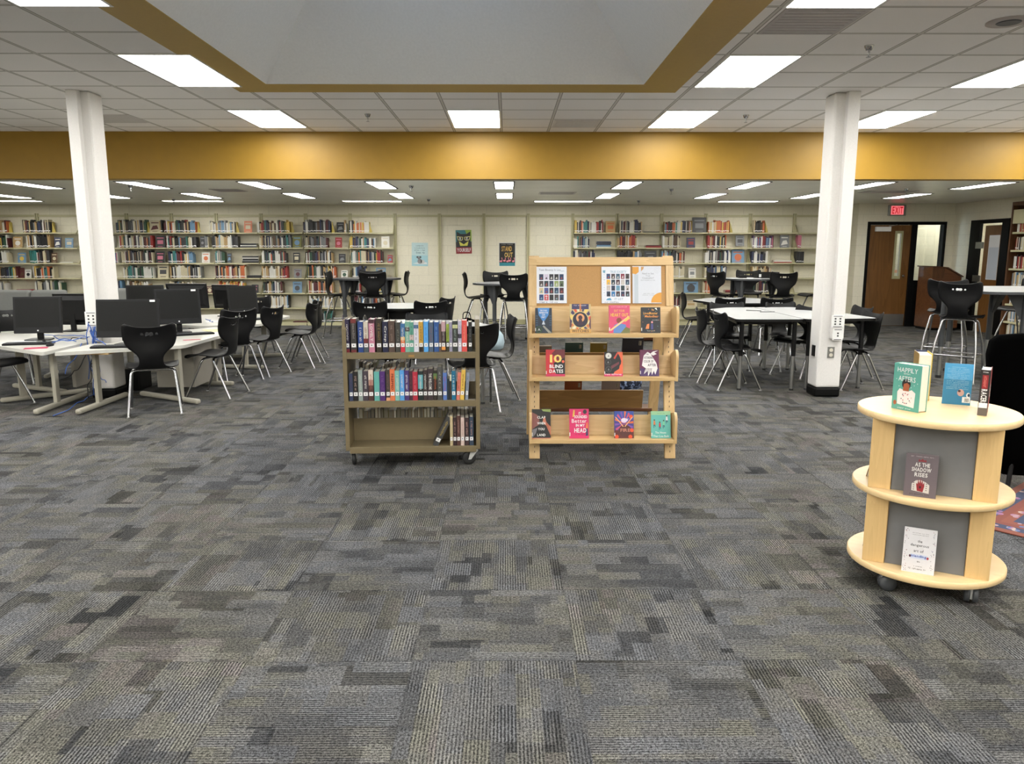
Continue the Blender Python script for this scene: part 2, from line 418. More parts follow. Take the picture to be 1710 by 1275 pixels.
g1 = gl.n('ShaderNodeBsdfTransparent'); g2 = gl.n('ShaderNodeBsdfGlossy'); g2.inputs['Roughness'].default_value = .03
gm = gl.n('ShaderNodeMixShader'); gm.inputs[0].default_value = .07; g1.inputs[0].default_value = (.9, .92, .9, 1)
for a, b in ((g1.outputs[0], gm.inputs[1]), (g2.outputs[0], gm.inputs[2]), (gm.outputs[0], gl.t.nodes['Material Output'].inputs[0])): gl.t.links.new(a, b)
M['glass'] = gl.mat
MB().bx(7.81, 7.90, DY+.035, DY+.041, 1.0, 1.87, 'glass').build('vision_pane', d1)
MB().bx(8.20, 8.725, DY+.05, DY+.056, .93, 2.03, 'glass').build('side_window_pane', d1)
MB().bx(7.28, 8.08, DY+.012, DY+.02, .02, .25, 'steel').build('kick_plate', d1)
MB().lathe([(.012, 0), (.012, .03), (.028, .04), (.03, .06), (.018, .075)], 'chrome', X=Matrix.Translation((7.98, DY+.02, 1.02)) @ Matrix.Rotation(pi/2, 4, 'X')).build('door_knob', d1)
m_ = MB().bx(7.36, 7.66, DY-.04, DY+.02, 1.90, 1.99, 'white'); m_.tube([(7.62, DY-.02, 2.0), (7.72, DY-.05, 2.02), (7.8, DY-.01, 2.03)], .008, 'steel'); m_.build('door_closer', d1, .004)
MB().bx(7.83, 7.88, DY+.028, DY+.034, 1.08, 1.14, pc((214, 160, 128))).build('small_notice', d1)
# door 2 in the right wall
d = MB()
for y0, y1, z0, z1 in ((14.72, 15.02, 0, 2.09), (13.86, 14.07, 0, 2.09), (14.07, 14.72, 2.02, 2.09)): d.bx(XR-.03, XR+.03, y0, y1, z0, z1, 'frame')
d2 = struct('door_2', d, bevel=.003)
MB().bx(XR-.005, XR+.028, 14.075, 14.58, .01, 1.98, 'doorwood').build('door_leaf', d2)
MB().bx(XR-.009, XR-.005, 14.12, 14.43, .99, 1.80, 'paper').build('paper_notice', d2)
for z in (1.62, 1.0): MB().bx(XR-.035, XR-.01, 14.58, 14.80, z-.06, z+.06, 'steel').build('hinge', d2)
MB().bx(XR-.011, XR-.009, 14.13, 14.41, 1.0, 1.58, pc((196, 202, 212))).build('printed_block', d2)
# rubber baseboards
for nm, a in (('baseboard_back', (XL, 7.0, YW-.012, YW, 0, .10)), ('baseboard_right', (8.78, XR, DY-.012, DY, 0, .10)), ('baseboard_side', (XR-.012, XR, 15.03, DY-.012, 0, .10))):
    struct(nm, MB().bx(*a, 'shelfd' if nm == 'baseboard_back' else 'frame'))

# columns
def make_column(n, x0, x1, y0, y1, ray, zr):
    m = MB().bx(x0, x1, y0, y1, .1, ZC, 'column'); o = struct('column_%d' % n, m, bevel=.02)
    o.name = 'support_column'; del o['kind']
    MB().bx(x0-.005, x1+.005, y0-.005, y1+.005, 0, .1, 'frame').build('column_base', o, .02)
    MB().bx(ray[0], ray[1], y0-.065, y0, zr, ZC, 'column').build('cable_raceway', o, .004)
    return o
cR = tag(make_column(2, 3.24, 3.49, 7.92, 8.17, (3.345, 3.465), .62), 'white square column right of the wooden display, outlets low on its front', 'column')
cL = tag(make_column(1, -4.31, -4.07, 7.9, 8.15, (-4.27, -4.16), .60), 'white square column standing among the computer tables on the left', 'column')
def plate(o, cx, cz, w, h, y, rows, cols_, m='white', hole='ink'):
    p = MB().bx(cx-w/2, cx+w/2, y-.008, y, cz-h/2, cz+h/2, m)
    for k in (-1, 1): p.bx(cx-w*.36, cx+w*.36, y-.0095, y-.008, cz+k*h*.42-.003, cz+k*h*.42+.003, hole)
    for i in range(cols_):
        for j in range(rows):
            x = cx+(i-(cols_-1)/2)*w*.4; z = cz+(j-(rows-1)/2)*h*.22
            p.bx(x-.009, x+.009, y-.0095, y-.008, z-.008, z+.008, hole)
    return p.build('data_outlet', o, .002)
plate(cR, 3.39, .80, .125, .125, 7.855, 3, 2); plate(cR, 3.40, .665, .105, .12, 7.855, 2, 1)
p = MB().bx(3.335, 3.405, 7.911, 7.92, .415, .53, 'steel')
for z in (.445, .497): p.lathe([(.019, 0), (.019, .004)], 'page', 12, X=Matrix.Translation((3.37, 7.911, z)) @ Matrix.Rotation(pi/2, 4, 'X'))
p.build('power_outlet', cR)
MB().bx(3.23, 3.24, 8.0, 8.07, .42, .535, 'black').build('power_outlet', cR)
plate(cL, -4.215, .83, .12, .15, 7.835, 3, 2)
MB().bx(-4.17, -4.05, 7.83, 7.9, .775, .785, 'steel').build('outlet_shelf', cL)

# ceiling lights
PX = (-2.805, -.367, 2.072, 4.511, 6.95, -5.244, -7.68, -10.12); PY = (9.51, 7.07, 4.65, 2.2, -.24, -2.7)  # last four columns are unseen panels added as fill light
def light_panel(x, y, z, w, d, m, label, group, cat='ceiling light', rim='white'):
    t = thing('ceiling_light', label, cat, (x, y, z), 0, group)
    f = MB()
    for a in ((-w/2, w/2, -d/2, -d/2+.02), (-w/2, w/2, d/2-.02, d/2), (-w/2, -w/2+.02, -d/2+.02, d/2-.02), (w/2-.02, w/2, -d/2+.02, d/2-.02)): f.bx(*a, -.008, .0, rim)
    f.build('light_frame', t)
    MB().bx(-w/2+.02, w/2-.02, -d/2+.02, d/2-.02, -.006, -.001, m).build('diffuser', t)
    return t
LX = ['far left', 'middle', 'inner right', 'right', 'added rightmost', 'added outer left', 'added second leftmost', 'added leftmost']
LYn = ['nearest the gold beam', 'second from the gold beam', 'third from the gold beam', 'fourth from the gold beam', 'fifth from the gold beam', 'sixth from the gold beam']
for i, x in enumerate(PX):
    for j, y in enumerate(PY):
        if i == 1 and j in (1, 2) or i > 4 and j == 0: continue
        light_panel(x, y, ZC, .605, 1.215, 'light', 'lit rectangular ceiling panel %s, %s column of panels' % (LYn[j], LX[i]), 'bright ceiling light panels in the main ceiling')
k = 0
for i, x in enumerate((-8.6, -6.85, -5.22, -3.55, -1.80, -.035, 1.73, 3.5, 5.23, 6.9)):
    for j, y in enumerate((11.45, 13.58)):
        light_panel(x, y, ZL, .30, 1.22, 'lightlow', 'narrow lit strip in the rear ceiling, %s row, %s from the left' % (('front', 'back')[j], ORD[i]), 'narrow lights in the rear ceiling', rim='black')
for i, x in enumerate((-9.4, -5.95, -2.55, 1.08, 4.6)):
    light_panel(x, 15.0, ZL, 1.13, .3, 'lightlow', 'lit ceiling strip lying parallel to the rear wall, %s from the left' % ORD[i], 'rear ceiling lights along the wall', rim='black')
light_panel(9.3, 16.3, ZL, .6, .6, 'lightlow', 'corridor ceiling light behind the doors', 'corridor lights')
light_panel(9.9, 14.5, ZL, .6, .6, 'lightlow', 'ceiling light in the room behind the right door', 'corridor lights')

# vents, speaker, sprinklers
def vent(x, y, z, w, d, label, m='vent'):
    t = thing('ceiling_vent', label, 'vent', (x, y, z))
    MB().bx(-w/2, w/2, -d/2, d/2, -.006, 0, m).build('vent_panel', t)
    s = MB()
    for k in range(9): yy = -d/2+d*(k+.5)/9; s.bx(-w/2+.03, w/2-.03, yy-.006, yy+.006, -.009, -.006, m)
    tag(s.build('vent_slats', t), None)
vent(2.08, 5.57, ZC, .56, .58, 'dark square return-air vent in the ceiling right of the skylight')
vent(.85, 9.82, ZC, .56, .56, 'pale square vent in the ceiling just before the gold beam', 'palevent')
vent(-4.6, 9.5, ZC, .56, .56, 'square ceiling vent behind the left column', 'palevent')
vent(.83, 12.95, ZL, .6, .45, 'flat grey vent in the rear ceiling near the middle', 'palevent')
vent(-4.35, 12.4, ZL, .45, .45, 'dark flat vent in the rear ceiling on the left', 'vent')
vent(6.1, 12.6, ZL, .8, .4, 'long dark vent in the rear ceiling on the right', 'vent')
t = thing('ceiling_speaker', 'round grey ceiling speaker near the top right corner', 'speaker', (3.42, 5.55, ZC))
MB().lathe([(.14, -.001), (.14, -.008), (.075, -.008)], 'vent', 28).build('speaker_rim', t)
MB().lathe([(.078, -.009), (.07, -.014)], 'greyleg', 28).build('speaker_grille', t)
def sprinkler():
    t = thing('fire_sprinkler', '', 'sprinkler', (0, 0, 0), 0, 'fire sprinklers under the ceilings')
    MB().lathe([(.035, 0), (.035, -.005), (.022, -.035), (.014, -.037)], 'chrome', 14).build('escutcheon', t)
    h = MB().lathe([(.012, -.036), (.012, -.05)], 'steel', 8)
    for sx in (-1, 1): h.tube([(0, sx*.004, -.05), (0, sx*.015, -.06), (0, sx*.004, -.08)], .0025, 'steel', 5)
    h.build('sprinkler_head', t)
    MB().lathe([(.017, -.082), (.019, -.085)], 'steel', 12).build('deflector', t)
    return t
sp0 = sprinkler(); tr = snapshot(sp0)
for i, (x, y, z, lb) in enumerate([(-1.58, 9.16, ZC, 'left of the middle light panel'), (2.75, 9.2, ZC, 'right of the middle light panels'), (2.76, 6.18, ZC, 'nearest the viewer, right of the skylight'),
      (-5.44, 11.48, ZL, 'in the rear ceiling beside the left column'), (-6.1, 14.5, ZL, 'in the far left of the rear ceiling'), (-1.39, 11.55, ZL, 'left of centre in the rear ceiling'),
      (-1.43, 14.5, ZL, 'over the posters in the rear ceiling'), (2.52, 12.07, ZL, 'right of centre in the rear ceiling'), (2.48, 14.8, ZL, 'over the shelves right of the posters'), (6.12, 12.05, ZL, 'above and before the exit sign')]):
    s_ = sp0 if i == 0 else copy_tree(sp0, None, tr)
    s_.location = (x, y, z); s_['label'] = 'small chrome fire sprinkler '+lb

# exit sign
t = thing('exit_sign', 'lit red EXIT sign on the wall above the wooden door', 'sign', (7.75, DY-.05, 2.31))
MB().bx(-.17, .17, 0, .05, -.105, .105, 'steel').build('sign_housing', t, .006)
XF = Matrix.Rotation(pi/2, 4, 'X')
MB().bx(-.13, .12, -.004, 0, -.085, .085, emis('exit_glow', (1., .20, .22), .25, (.25, .03, .03))).build('lit_panel', t)
MB().text('EXIT', 0, 0, .21, .135, .0045, emis('exit_red', (1., .0, .02), .12, (.1, 0, 0)), X=XF, bold=True).build('exit_letters', t)

# lectern
t = thing('lectern', 'dark walnut podium standing in front of the door with the glass panel', 'lectern', (0, 0, 0))
def xz_prism(mb, poly, y0, y1, m):   # polygon in x,z extruded along y
    mb.prism([(x, -z) for x, z in poly], y0, y1, m, X=Matrix(((1, 0, 0, 0), (0, 0, 1, 0), (0, -1, 0, 0), (0, 0, 0, 1))))
    return mb
xz_prism(MB(), [(8.14, .05), (8.70, .05), (8.70, 1.02), (8.40, 1.19), (8.14, 1.21)], 14.78, 15.3, 'walnut').build('podium_body', t, .004)
xz_prism(MB(), [(8.13, 1.0), (8.36, 1.0), (8.36, 1.195), (8.13, 1.213)], 14.765, 14.78, 'walnutz').build('side_panel', t)
xz_prism(MB(), [(8.12, 1.213), (8.405, 1.193), (8.72, 1.02), (8.72, 1.04), (8.41, 1.213), (8.12, 1.233)], 14.75, 15.33, 'walnutz').build('sloped_top', t)
MB().bx(8.16, 8.68, 14.8, 15.28, 0, .05, 'frame').build('podium_base', t)

# ------------------------------------------------------------------ wall shelving
UX0, UP = 1.362, .9135
def ux(k): return UX0+UP*k
SZ = (1.883, 1.580, 1.275, .970, .665, .362, .062)
SF = 15.88     # front edge of the shelves
def bayname(k):
    if k < 0: n = -4-k; return ('first' if n == 1 else ORD[n-1])+' bay left of posters'
    return ORD[k]+' bay right of posters'
POSTER_LB = {-4: 'behind the pale blue poster', -3: 'behind the cat poster', -2: 'behind the flamingo poster', -1: 'with no poster'}
for k in range(-14, 6):
    blank = k in (-4, -3, -2, -1)
    t = thing('wall_shelving', 'cream metal shelving frame, empty bay '+POSTER_LB[k] if blank else 'cream metal wall shelving holding books, '+bayname(k), 'shelving', (ux(k), YW, 0), 0, 'metal shelving bays along the rear wall')
    u = MB().bx(-.032, -.006, -.05, -.001, 0, 2.27, 'shelf').bx(.006, .032, -.05, -.001, 0, 2.27, 'shelf').bx(-.006, .006, -.03, -.001, 0, 2.27, 'shelfd')
    u.build('upright', t)
    MB().bx(.034, UP-.034, -.03, -.001, 2.20, 2.245, 'shelf').build('top_rail', t)
    if blank: continue
    for z in SZ:
        s = MB().bx(.01, UP-.01, -(YW-SF), -.052, z-.022, z, 'shelf')
        for x in (.012, UP-.016):   # end brackets
            s.add([(x, -.052, z), (x, -(YW-SF)+.03, z), (x, -.09, z+.16), (x, -.052, z+.16), (x+.004, -.052, z), (x+.004, -(YW-SF)+.03, z), (x+.004, -.09, z+.16), (x+.004, -.052, z+.16)],
                  [(0, 1, 2, 3), (7, 6, 5, 4), (0, 4, 5, 1), (1, 5, 6, 2), (2, 6, 7, 3), (3, 7, 4, 0)], 'shelf')
        if z < .1: s.bx(.01, UP-.01, -(YW-SF), -(YW-SF)+.01, 0, z-.022, 'shelf')
        s.build('shelf', t)
u = MB().bx(-.032, -.006, -.05, -.001, 0, 2.27, 'shelf').bx(.006, .032, -.05, -.001, 0, 2.27, 'shelf')
tag(u.build('shelving_upright', None, loc=(ux(6), YW, 0)), 'last cream metal upright at the right end of the wall shelving', 'shelving')

# ================================================================== BOOKS ON THE WALL SHELVES
def book_geo(mb, th, h, d, cov, page='page', stick=True, X=None, seed=0):
    """upright book: spine on the -y side, thickness along x, origin at the spine's bottom centre"""
    a = th/2; b = min(.003, th*.12)
    mb.bx(-a, a, 0, b, 0, h, cov, X)
    mb.bx(-a, -a+b, b, d, 0, h, cov, X); mb.bx(a-b, a, b, d, 0, h, cov, X)
    mb.bx(-a+b, a-b, b, d-.004, .003, h-.004, page, X)
    if stick and (th*50021) % 1 < .7: q = .018+.012*((th*7919+h*104729) % 1); mb.bx(-a*.8, a*.8, -.0006, 0, q, q+.020, 'sticker', X)
    return mb
PAL = {
 'cream': (200, 190, 160), 'white': (216, 214, 206), 'black': (24, 24, 26), 'navy': (40, 48, 78), 'red': (150, 44, 42), 'maroon': (84, 34, 38), 'orange': (196, 104, 58),
 'yellow': (204, 172, 78), 'green': (44, 78, 58), 'teal': (54, 120, 116), 'sky': (104, 140, 170), 'purple': (84, 58, 98), 'brown': (84, 60, 42), 'grey': (120, 122, 124),
 'tan': (176, 146, 100), 'olive': (112, 112, 52), 'pink': (196, 112, 132), 'charcoal': (54, 54, 56)}
MIX = {'m': 'cream white white white cream black black black charcoal navy red maroon orange yellow green teal sky brown grey charcoal tan',
 'w': 'white white cream cream white grey sky tan black', 'd': 'black black charcoal charcoal navy maroon brown grey green cream white white tan', 'r': 'red maroon red orange cream white black tan white charcoal',
 'g': 'green green teal white black grey cream charcoal white', 'n': 'navy navy black sky white charcoal cream', 'o': 'orange orange cream red white yellow', 't': 'teal teal teal green',
 'p': 'purple pink white maroon sky red', 'k': 'black black black charcoal', 'c': 'cream cream tan white brown'}
# rows of the photograph: (first px, last px, palette); 'F' = a cover facing out, 'Y' = bookend, 'S' = flat stack
ROWS = {
0: [(-12, 21, 'm'), ('Y', 22), (47, 92, 'm'), ('Y', 93), (183, 190, 'd'), (200, 250, 'd'), ('Y', 250), ('F', 263, 17, 20, 'cream', 'maroon'), (272, 277, 'd'), (279, 332, 'm'), ('Y', 333),
    (355, 396, 'w'), ('Y', 397), ('F', 417, 13, 19, 'orange', 'cream'), (433, 477, 'm'), (478, 487, 'yl'), ('Y', 488), (509, 554, 'd'), ('Y', 555), ('F', 570, 12, 17, 'black', 'grey'), (577, 580, 'w'),
    (585, 592, 'n'), (592, 618, 'o'), ('Y', 617), (959, 1006, 'm'), ('F', 1019, 16, 19, 'tan', 'orange'), (1034, 1071, 'd'), ('S', 1087, 26, ['charcoal']), (1108, 1154, 'm'), ('F', 1167, 23, 25, 'charcoal', 'grey'),
    (1181, 1216, 'o'), ('Y', 1217), (1257, 1275, 'm'), ('Y', 1276)],
1: [(-12, 20, 'm'), ('F', 34, 15, 18, 'tan', 'white'), (51, 90, 'd'), ('F', 100, 11, 17, 'navy', 'white'), ('F', 119, 13, 16, 'sky', 'cream'), (186, 194, 'd'), (203, 259, 'm'), ('F', 270, 16, 20, 'charcoal', 'pink'), (281, 331, 'm'),
    ('F', 340, 8, 19, 'charcoal', 'grey'), (345, 351, 'w'), (357, 392, 'w'), (392, 400, 'k'), ('S', 417, 28, ['charcoal', 'white', 'black']), (435, 480, 'd'), (480, 488, 'g'), ('F', 497, 15, 20, 'olive', 'sky'), (509, 549, 'd'),
    ('F', 566, 11, 17, 'red', 'pink'), (585, 590, 'o'), (590, 628, 'm'), ('F', 644, 13, 19, 'white', 'cream'), (957, 984, 'm'), ('S', 1008, 25, ['white', 'sky', 'navy', 'charcoal', 'navy']), (1031, 1065, 'r'), ('S', 1091, 26, ['red', 'maroon']),
    (1106, 1136, 'c'), ('F', 1154, 14, 17, 'navy', 'red'), (1181, 1212, 'm'), ('F', 1236, 14, 18, 'grey', 'charcoal'), (1256, 1291, 'p'), ('F', 1311, 15, 21, 'grey', 'white'), (1332, 1338, 'pk')],
2: [(-12, 18, 'w'), ('F', 38, 13, 17, 'sky', 'yellow'), (53, 65, 't'), (65, 86, 'd'), ('F', 92, 10, 17, 'brown', 'cream'), ('S', 113, 22, ['white']), (189, 199, 'p'), (206, 257, 'd'), ('F', 268, 15, 19, 'black', 'pink'),
    (282, 324, 'm'), ('F', 344, 13, 18, 'white', 'orange'), (360, 377, 'g'), ('F', 383, 7, 16, 'charcoal', 'sky'), ('S', 419, 28, ['black', 'grey', 'black', 'white', 'charcoal']), (438, 479, 'm'), ('F', 495, 11, 17, 'black', 'cream'),
    (511, 556, 'd'), ('F', 571, 11, 15, 'black', 'grey'), (586, 640, 'm'), ('F', 651, 8, 13, 'red', 'sky'), (958, 994, 'd'), (1031, 1057, 'k'), (1057, 1072, 'w'), ('F', 1087, 20, 20, 'charcoal', 'grey'), (1105, 1144, 'm'),
    (1178, 1221, 'd'), ('F', 1234, 21, 22, 'sky', 'orange'), (1256, 1284, 'n'), ('S', 1309, 30, ['red', 'white']), (1331, 1344, 'k')],
3: [(-12, 31, 'm'), ('F', 36, 8, 17, 'maroon', 'brown'), ('F', 46, 10, 14, 'white', 'black'), (57, 91, 'm'), (205, 256, 'g'), ('F', 271, 18, 22, 'cream', 'charcoal'), (284, 336, 'w'), (360, 411, 'r'), ('S', 424, 24, ['black', 'charcoal']), (437, 466, 'c'), (466, 480, 'r'),
    ('F', 496, 12, 15, 'grey', 'maroon'), (513, 548, 'm'), (548, 560, 'o'), ('F', 574, 11, 13, 'white', 'green'), (588, 612, 'n'), ('F', 635, 16, 17, 'sky', 'tan'), (1031, 1060, 'm'), (1106, 1144, 'w'), ('F', 1158, 12, 17, 'white', 'grey'),
    (1178, 1215, 'n'), (1258, 1292, 'c')],
4: [(-12, 10, 'w'), ('S', 40, 32, ['red', 'red', 'red']), (57, 103, 'g'), (193, 202, 'n'), (210, 248, 'c'), (282, 325, 'w'), ('F', 347, 11, 11, 'maroon', 'cream'), (362, 407, 'o'), ('F', 423, 11, 14, 'black', 'pink'), (438, 471, 'd'),
    ('F', 494, 15, 19, 'sky', 'charcoal'), (513, 555, 'r'), ('F', 570, 10, 15, 'tan', 'brown'), (588, 601, 'r'), (610, 640, 'm'), (1031, 1060, 'm'), (1106, 1131, 'c'), ('F', 1157, 24, 19, 'sky', 'charcoal'), (1176, 1190, 'r'), ('S', 1228, 28, ['maroon', 'red']), (1258, 1290, 'd')],
5: [(286, 330, 'm'), (362, 400, 'm'), (440, 480, 'w'), (514, 554, 'w'), ('F', 571, 10, 14, 'white', 'charcoal'), (590, 630, 'm'), (959, 990, 'm'), (1031, 1065, 'c'), (1106, 1139, 'r'), ('F', 1158, 20, 12, 'cream', 'tan')],
6: [(362, 400, 'c'), (440, 463, 'w'), ('S', 497, 24, ['maroon']), (514, 553, 'g'), ('F', 572, 8, 12, 'purple', 'pink'), (590, 625, 'c'), (959, 990, 'c')]}
PXM = 81.8
def X_(px): return (px-846)/PXM
def bay_of(x): return int(math.floor((x-UX0+.12*(x/10))/UP))
rnd = random.Random(3)
WB = []      # spine books: dict(x, z, th, h, d, colour, row, lean)
FO = []; ST = []; BE = []
for r, segs in ROWS.items():
    for s in segs:
        if s[0] == 'F': FO.append((r,)+s[1:]); continue
        if s[0] == 'Y': BE.append((r, s[1])); continue
        if s[0] == 'S': ST.append((r,)+s[1:]); continue
        pal = {'yl': ['yellow', 'yellow', 'olive'], 'pk': ['pink']}.get(s[2]) or MIX[s[2]].split()
        x = X_(s[0]); x1 = X_(s[1]); hb = rnd.uniform(.205, .235); last = rnd.choice(pal)
        lean = 0
        while x < x1-.009:
            th = min(rnd.choice((.010, .013, .016, .019, .022, .026, .032)), x1-x)
            if th < .009: break
            if rnd.random() > .25: last = rnd.choice(pal)
            h = min(hb+rnd.uniform(-.038, .034), .258)
            WB.append(dict(x=x+th/2, z=SZ[r], th=th-.001, h=h, d=rnd.uniform(.13, .16), c=last, r=r, y=SF+.02+rnd.uniform(0, .012), seg=s[0]))
            x += th
ROWN = ['top shelf', 'second shelf down', 'third shelf down', 'fourth shelf down', 'fifth shelf down', 'sixth shelf down', 'bottom shelf']
# positions counted from the left inside every bay row
cnt = {}
for b in sorted(WB, key=lambda q: q['x']):
    k = (bay_of(b['x']), b['r']); b['n'] = cnt.get(k, 0); cnt[k] = b['n']+1; b['bay'] = k[0]
WB.sort(key=lambda q: -(q['th']*q['h'])*(1 if q['r'] < 4 else .3)); NIND = 104
rest = MB()
hidden = lambda b: (b['x'] < -7.0 and b['r'] > 3) or b['x'] < -10.6
SH = ['thick', 'slim']
idv = [b for b in WB if not hidden(b)][:NIND]; ids = set(id(b) for b in idv)
for b in WB:
    X = Matrix.Translation((b['x'], b['y'], b['z']+.0005))
    cov = pc(PAL[b['c']])
    if id(b) in ids:
        o = book_geo(MB(), b['th'], b['h'], b['d'], cov).build('book', None, loc=(b['x'], b['y'], b['z']+.0005))
        cn = {'sky': 'light blue', 'tan': 'tan', 'charcoal': 'dark grey'}.get(b['c'], b['c'])
        tag(o, '%s book, %s from left, %s, %s' % (cn, ordn(b['n']), ROWN[b['r']], bayname(b['bay'])), 'book', 'upright books on the rear wall shelves')
    else: book_geo(rest, b['th'], b['h'], b['d'], cov, X=X)
# the brown end bookcase on the right wall: narrow slice of its books
yy0 = 13.23
bc = thing('bookcase', 'dark wooden bookcase at the right edge beside the second door', 'bookcase', (XR, 13.28, 0))
MB().bx(-.37, -.005, 0, .03, 0, 2.33, 'walnutz').build('end_panel', bc, .003)
MB().bx(-.37, -.005, -3.2, 0, 2.27, 2.33, 'walnutz').build('top_board', bc, .003)
MB().bx(-.02, -.006, -3.2, 0, 0, 2.27, 'shelfd').build('back_panel', bc)
BZ = (1.83, 1.53, 1.22, .92, .62, .32, .06)
for z in BZ:
    m_ = MB().bx(-.34, -.02, -3.2, 0, z-.03, z, 'shelf')
    m_.build('shelf', bc)
    y = yy0
    while y > 12.1:
        th = rnd.choice((.02, .026, .032, .038)); h = rnd.uniform(.19, .24)
        book_geo(rest, th-.001, h, .15, pc(PAL[rnd.choice(MIX['r' if z in BZ[:3] else 'w'].split())]), X=Matrix.Translation((XR-.31, y-th/2-.02, z+.0005)) @ Matrix.Rotation(-pi/2, 4, 'Z'))
        y -= th
o = MB().bx(-.36, -.03, -.6, -.01, 1.92+.05, 2.2, 'shelf').build('canopy_panel', bc)
tag(rest.build('shelved_books'), 'remaining rows of upright library books filling the rear and right wall shelves', 'book', None, 'stuff')
def art(mb, w, h, a, b_, seed, z=.0003, X=None):
    """small generic cover design"""
    r = random.Random(seed); A = pc(PAL[b_]); k = r.random()
    if k < .35: mb.quad(-w*.3, h*.3, w*.3, h*.62, z, A, X)
    elif k < .7: mb.disc(0, h*.42, w*.28, z, A, X)
    else: mb.poly([(-w*.4, h*.2), (w*.35, h*.3), (w*.2, h*.6), (-w*.2, h*.55)], z, A, X)
    mb.quad(-w*.36, h*.76, w*.36, h*.84, z, A, X); mb.quad(-w*.25, h*.08, w*.25, h*.12, z, A, X)
for i, (r, px, wp, hp, a, b_) in enumerate(FO):
    x = X_(px); w_ = wp/PXM; h = hp/PXM
    base = SZ[r]+(.035 if (r, px) in ((1, 1236),) else 0)
    m_ = MB().bx(-w_/2, w_/2, 0, .003, 0, h, pc(PAL[a])).bx(-w_/2, w_/2, .021, .024, 0, h, pc(PAL[a])).bx(-w_/2, -w_/2+.003, .003, .021, 0, h, pc(PAL[a])).bx(-w_/2+.003, w_/2-.004, .003, .021, .003, h-.003, 'page')
    art(m_, w_, h, a, b_, i, X=XF @ Matrix.Translation((0, 0, .0004)))
    cn = {'sky': 'light blue', 'charcoal': 'dark grey'}
    o = m_.build('book', None, loc=(x, 15.93, base+.001), rot=(R(-9), 0, 0))
    tag(o, '%s book facing out, %s, %s' % (cn.get(a, a)+' and '+cn.get(b_, b_) if b_ != a else cn.get(a, a), ROWN[r], bayname(bay_of(x))), 'book', 'books displayed cover out on the wall shelves')
for i, (r, px, wp, cs) in enumerate(ST):
    x = X_(px); w_ = wp/PXM; z = SZ[r]
    for j, cn in enumerate(cs):
        h = .02+.012*((i+j) % 2); ww = w_*(1-.04*((j*7) % 3))
        P = pc(PAL[cn])
        m_ = MB().bx(-ww/2, ww/2, 0, .003, 0, h, P).bx(-ww/2, ww/2, .003, .16, 0, .003, P).bx(-ww/2, ww/2, .003, .16, h-.003, h, P).bx(-ww/2+.004, ww/2-.004, .003, .155, .003, h-.003, 'page')
        o = m_.build('book', None, loc=(x, 15.91, z+.0008)); z += h+.0006
        tag(o, '%s book lying flat%s, %s, %s' % ({'sky': 'light blue', 'charcoal': 'dark grey'}.get(cn, cn), '' if len(cs) == 1 else ', %s from bottom' % ORD[j], ROWN[r], bayname(bay_of(x))), 'book', 'books lying flat on the wall shelves')
for i, (r, px) in enumerate(BE):
    x = X_(px)+.012
    m_ = MB().add([(0, 0, 0), (0, .13, 0), (0, .13, .20), (0, .06, .22), (.006, 0, 0), (.006, .13, 0), (.006, .13, .20), (.006, .06, .22)], [(0, 3, 2, 1), (4, 5, 6, 7), (0, 1, 5, 4), (1, 2, 6, 5), (2, 3, 7, 6), (3, 0, 4, 7)], 'yellow')
    m_.bx(.006, .07, .02, .13, 0, .003, 'yellow')
    m_.add([(0, .03, 0), (.055, .03, .0), (.055, .03, .03), (0, .03, .2)], [(0, 1, 2, 3)], 'yellow')
    tag(m_.build('bookend', None, loc=(x, 15.91, SZ[r]+.0005)), 'mustard metal bookend, %s, %s' % (ROWN[r], bayname(bay_of(x-.1))), 'bookend', 'mustard bookends on the wall shelves')

# ------------------------------------------------------------------ posters on the block wall
def sheet(name, label, cat, cx, cz, w, h, y, bg, rot=0.):
    t = thing(name, label, cat, (cx, y, cz), 0, None, (0, rot, 0))
    MB().bx(-w/2, w/2, -.002, 0, -h/2, h/2, bg).build('paper_sheet', t)
    return t
XP = Matrix.Translation((0, -.0024, 0)) @ XF
t = sheet('poster', 'pale blue poster with a small koala, leftmost of the three wall posters', 'poster', -1.795, 1.445, .335, .475, YW-.001, pc((196, 222, 224)), R(1))
m_ = MB().quad(-.1675, -.2375, .1675, -.02, 0, pc((168, 212, 222)), XP)
for j, (yy, n) in enumerate(((.175, 9), (.13, 11), (.085, 12))): m_.scrawl(0, yy, .22 if j else .16, .022, 0, pc((70, 96, 110)), XP, n, j)
m_.scrawl(0, .035, .2, .034, 0, pc((50, 90, 110)), XP, 8, 5)
for a in ((-.02, -.07, .032, (150, 152, 156)), (-.052, -.055, .018, (60, 62, 66)), (.012, -.055, .018, (60, 62, 66)), (0.0, -.14, .05, (140, 140, 142)), (.06, -.15, .04, (206, 206, 204)), (-.02, -.085, .01, (30, 30, 32))): m_.disc(a[0], a[1], a[2], .0004, pc(a[3]), XP)
m_.poly([(-.15, -.19), (.0, -.15), (.14, -.16), (.15, -.2), (0, -.2)], .0002, pc((225, 232, 232)), XP); m_.build('poster_print', t)
t = sheet('poster', 'colourful cat poster reading BE YOURSELF, middle of the three wall posters', 'poster', -.885, 1.70, .325, .48, YW-.001, pc((46, 46, 44)), R(-1))
m_ = MB().quad(-.1625, .0, .1625, .24, 0, pc((58, 128, 134)), XP).poly([(.03, .24), (.1625, .24), (.1625, .0), (.1, .05)], .0002, pc((150, 180, 60)), XP).quad(-.1625, -.24, .1625, -.11, .0002, pc((150, 40, 46)), XP)
m_.poly([(-.14, .21), (-.06, .16), (.06, .16), (.14, .21), (.14, .02), (.12, -.11), (-.12, -.11), (-.14, .02)], .0004, pc((34, 34, 36)), XP)
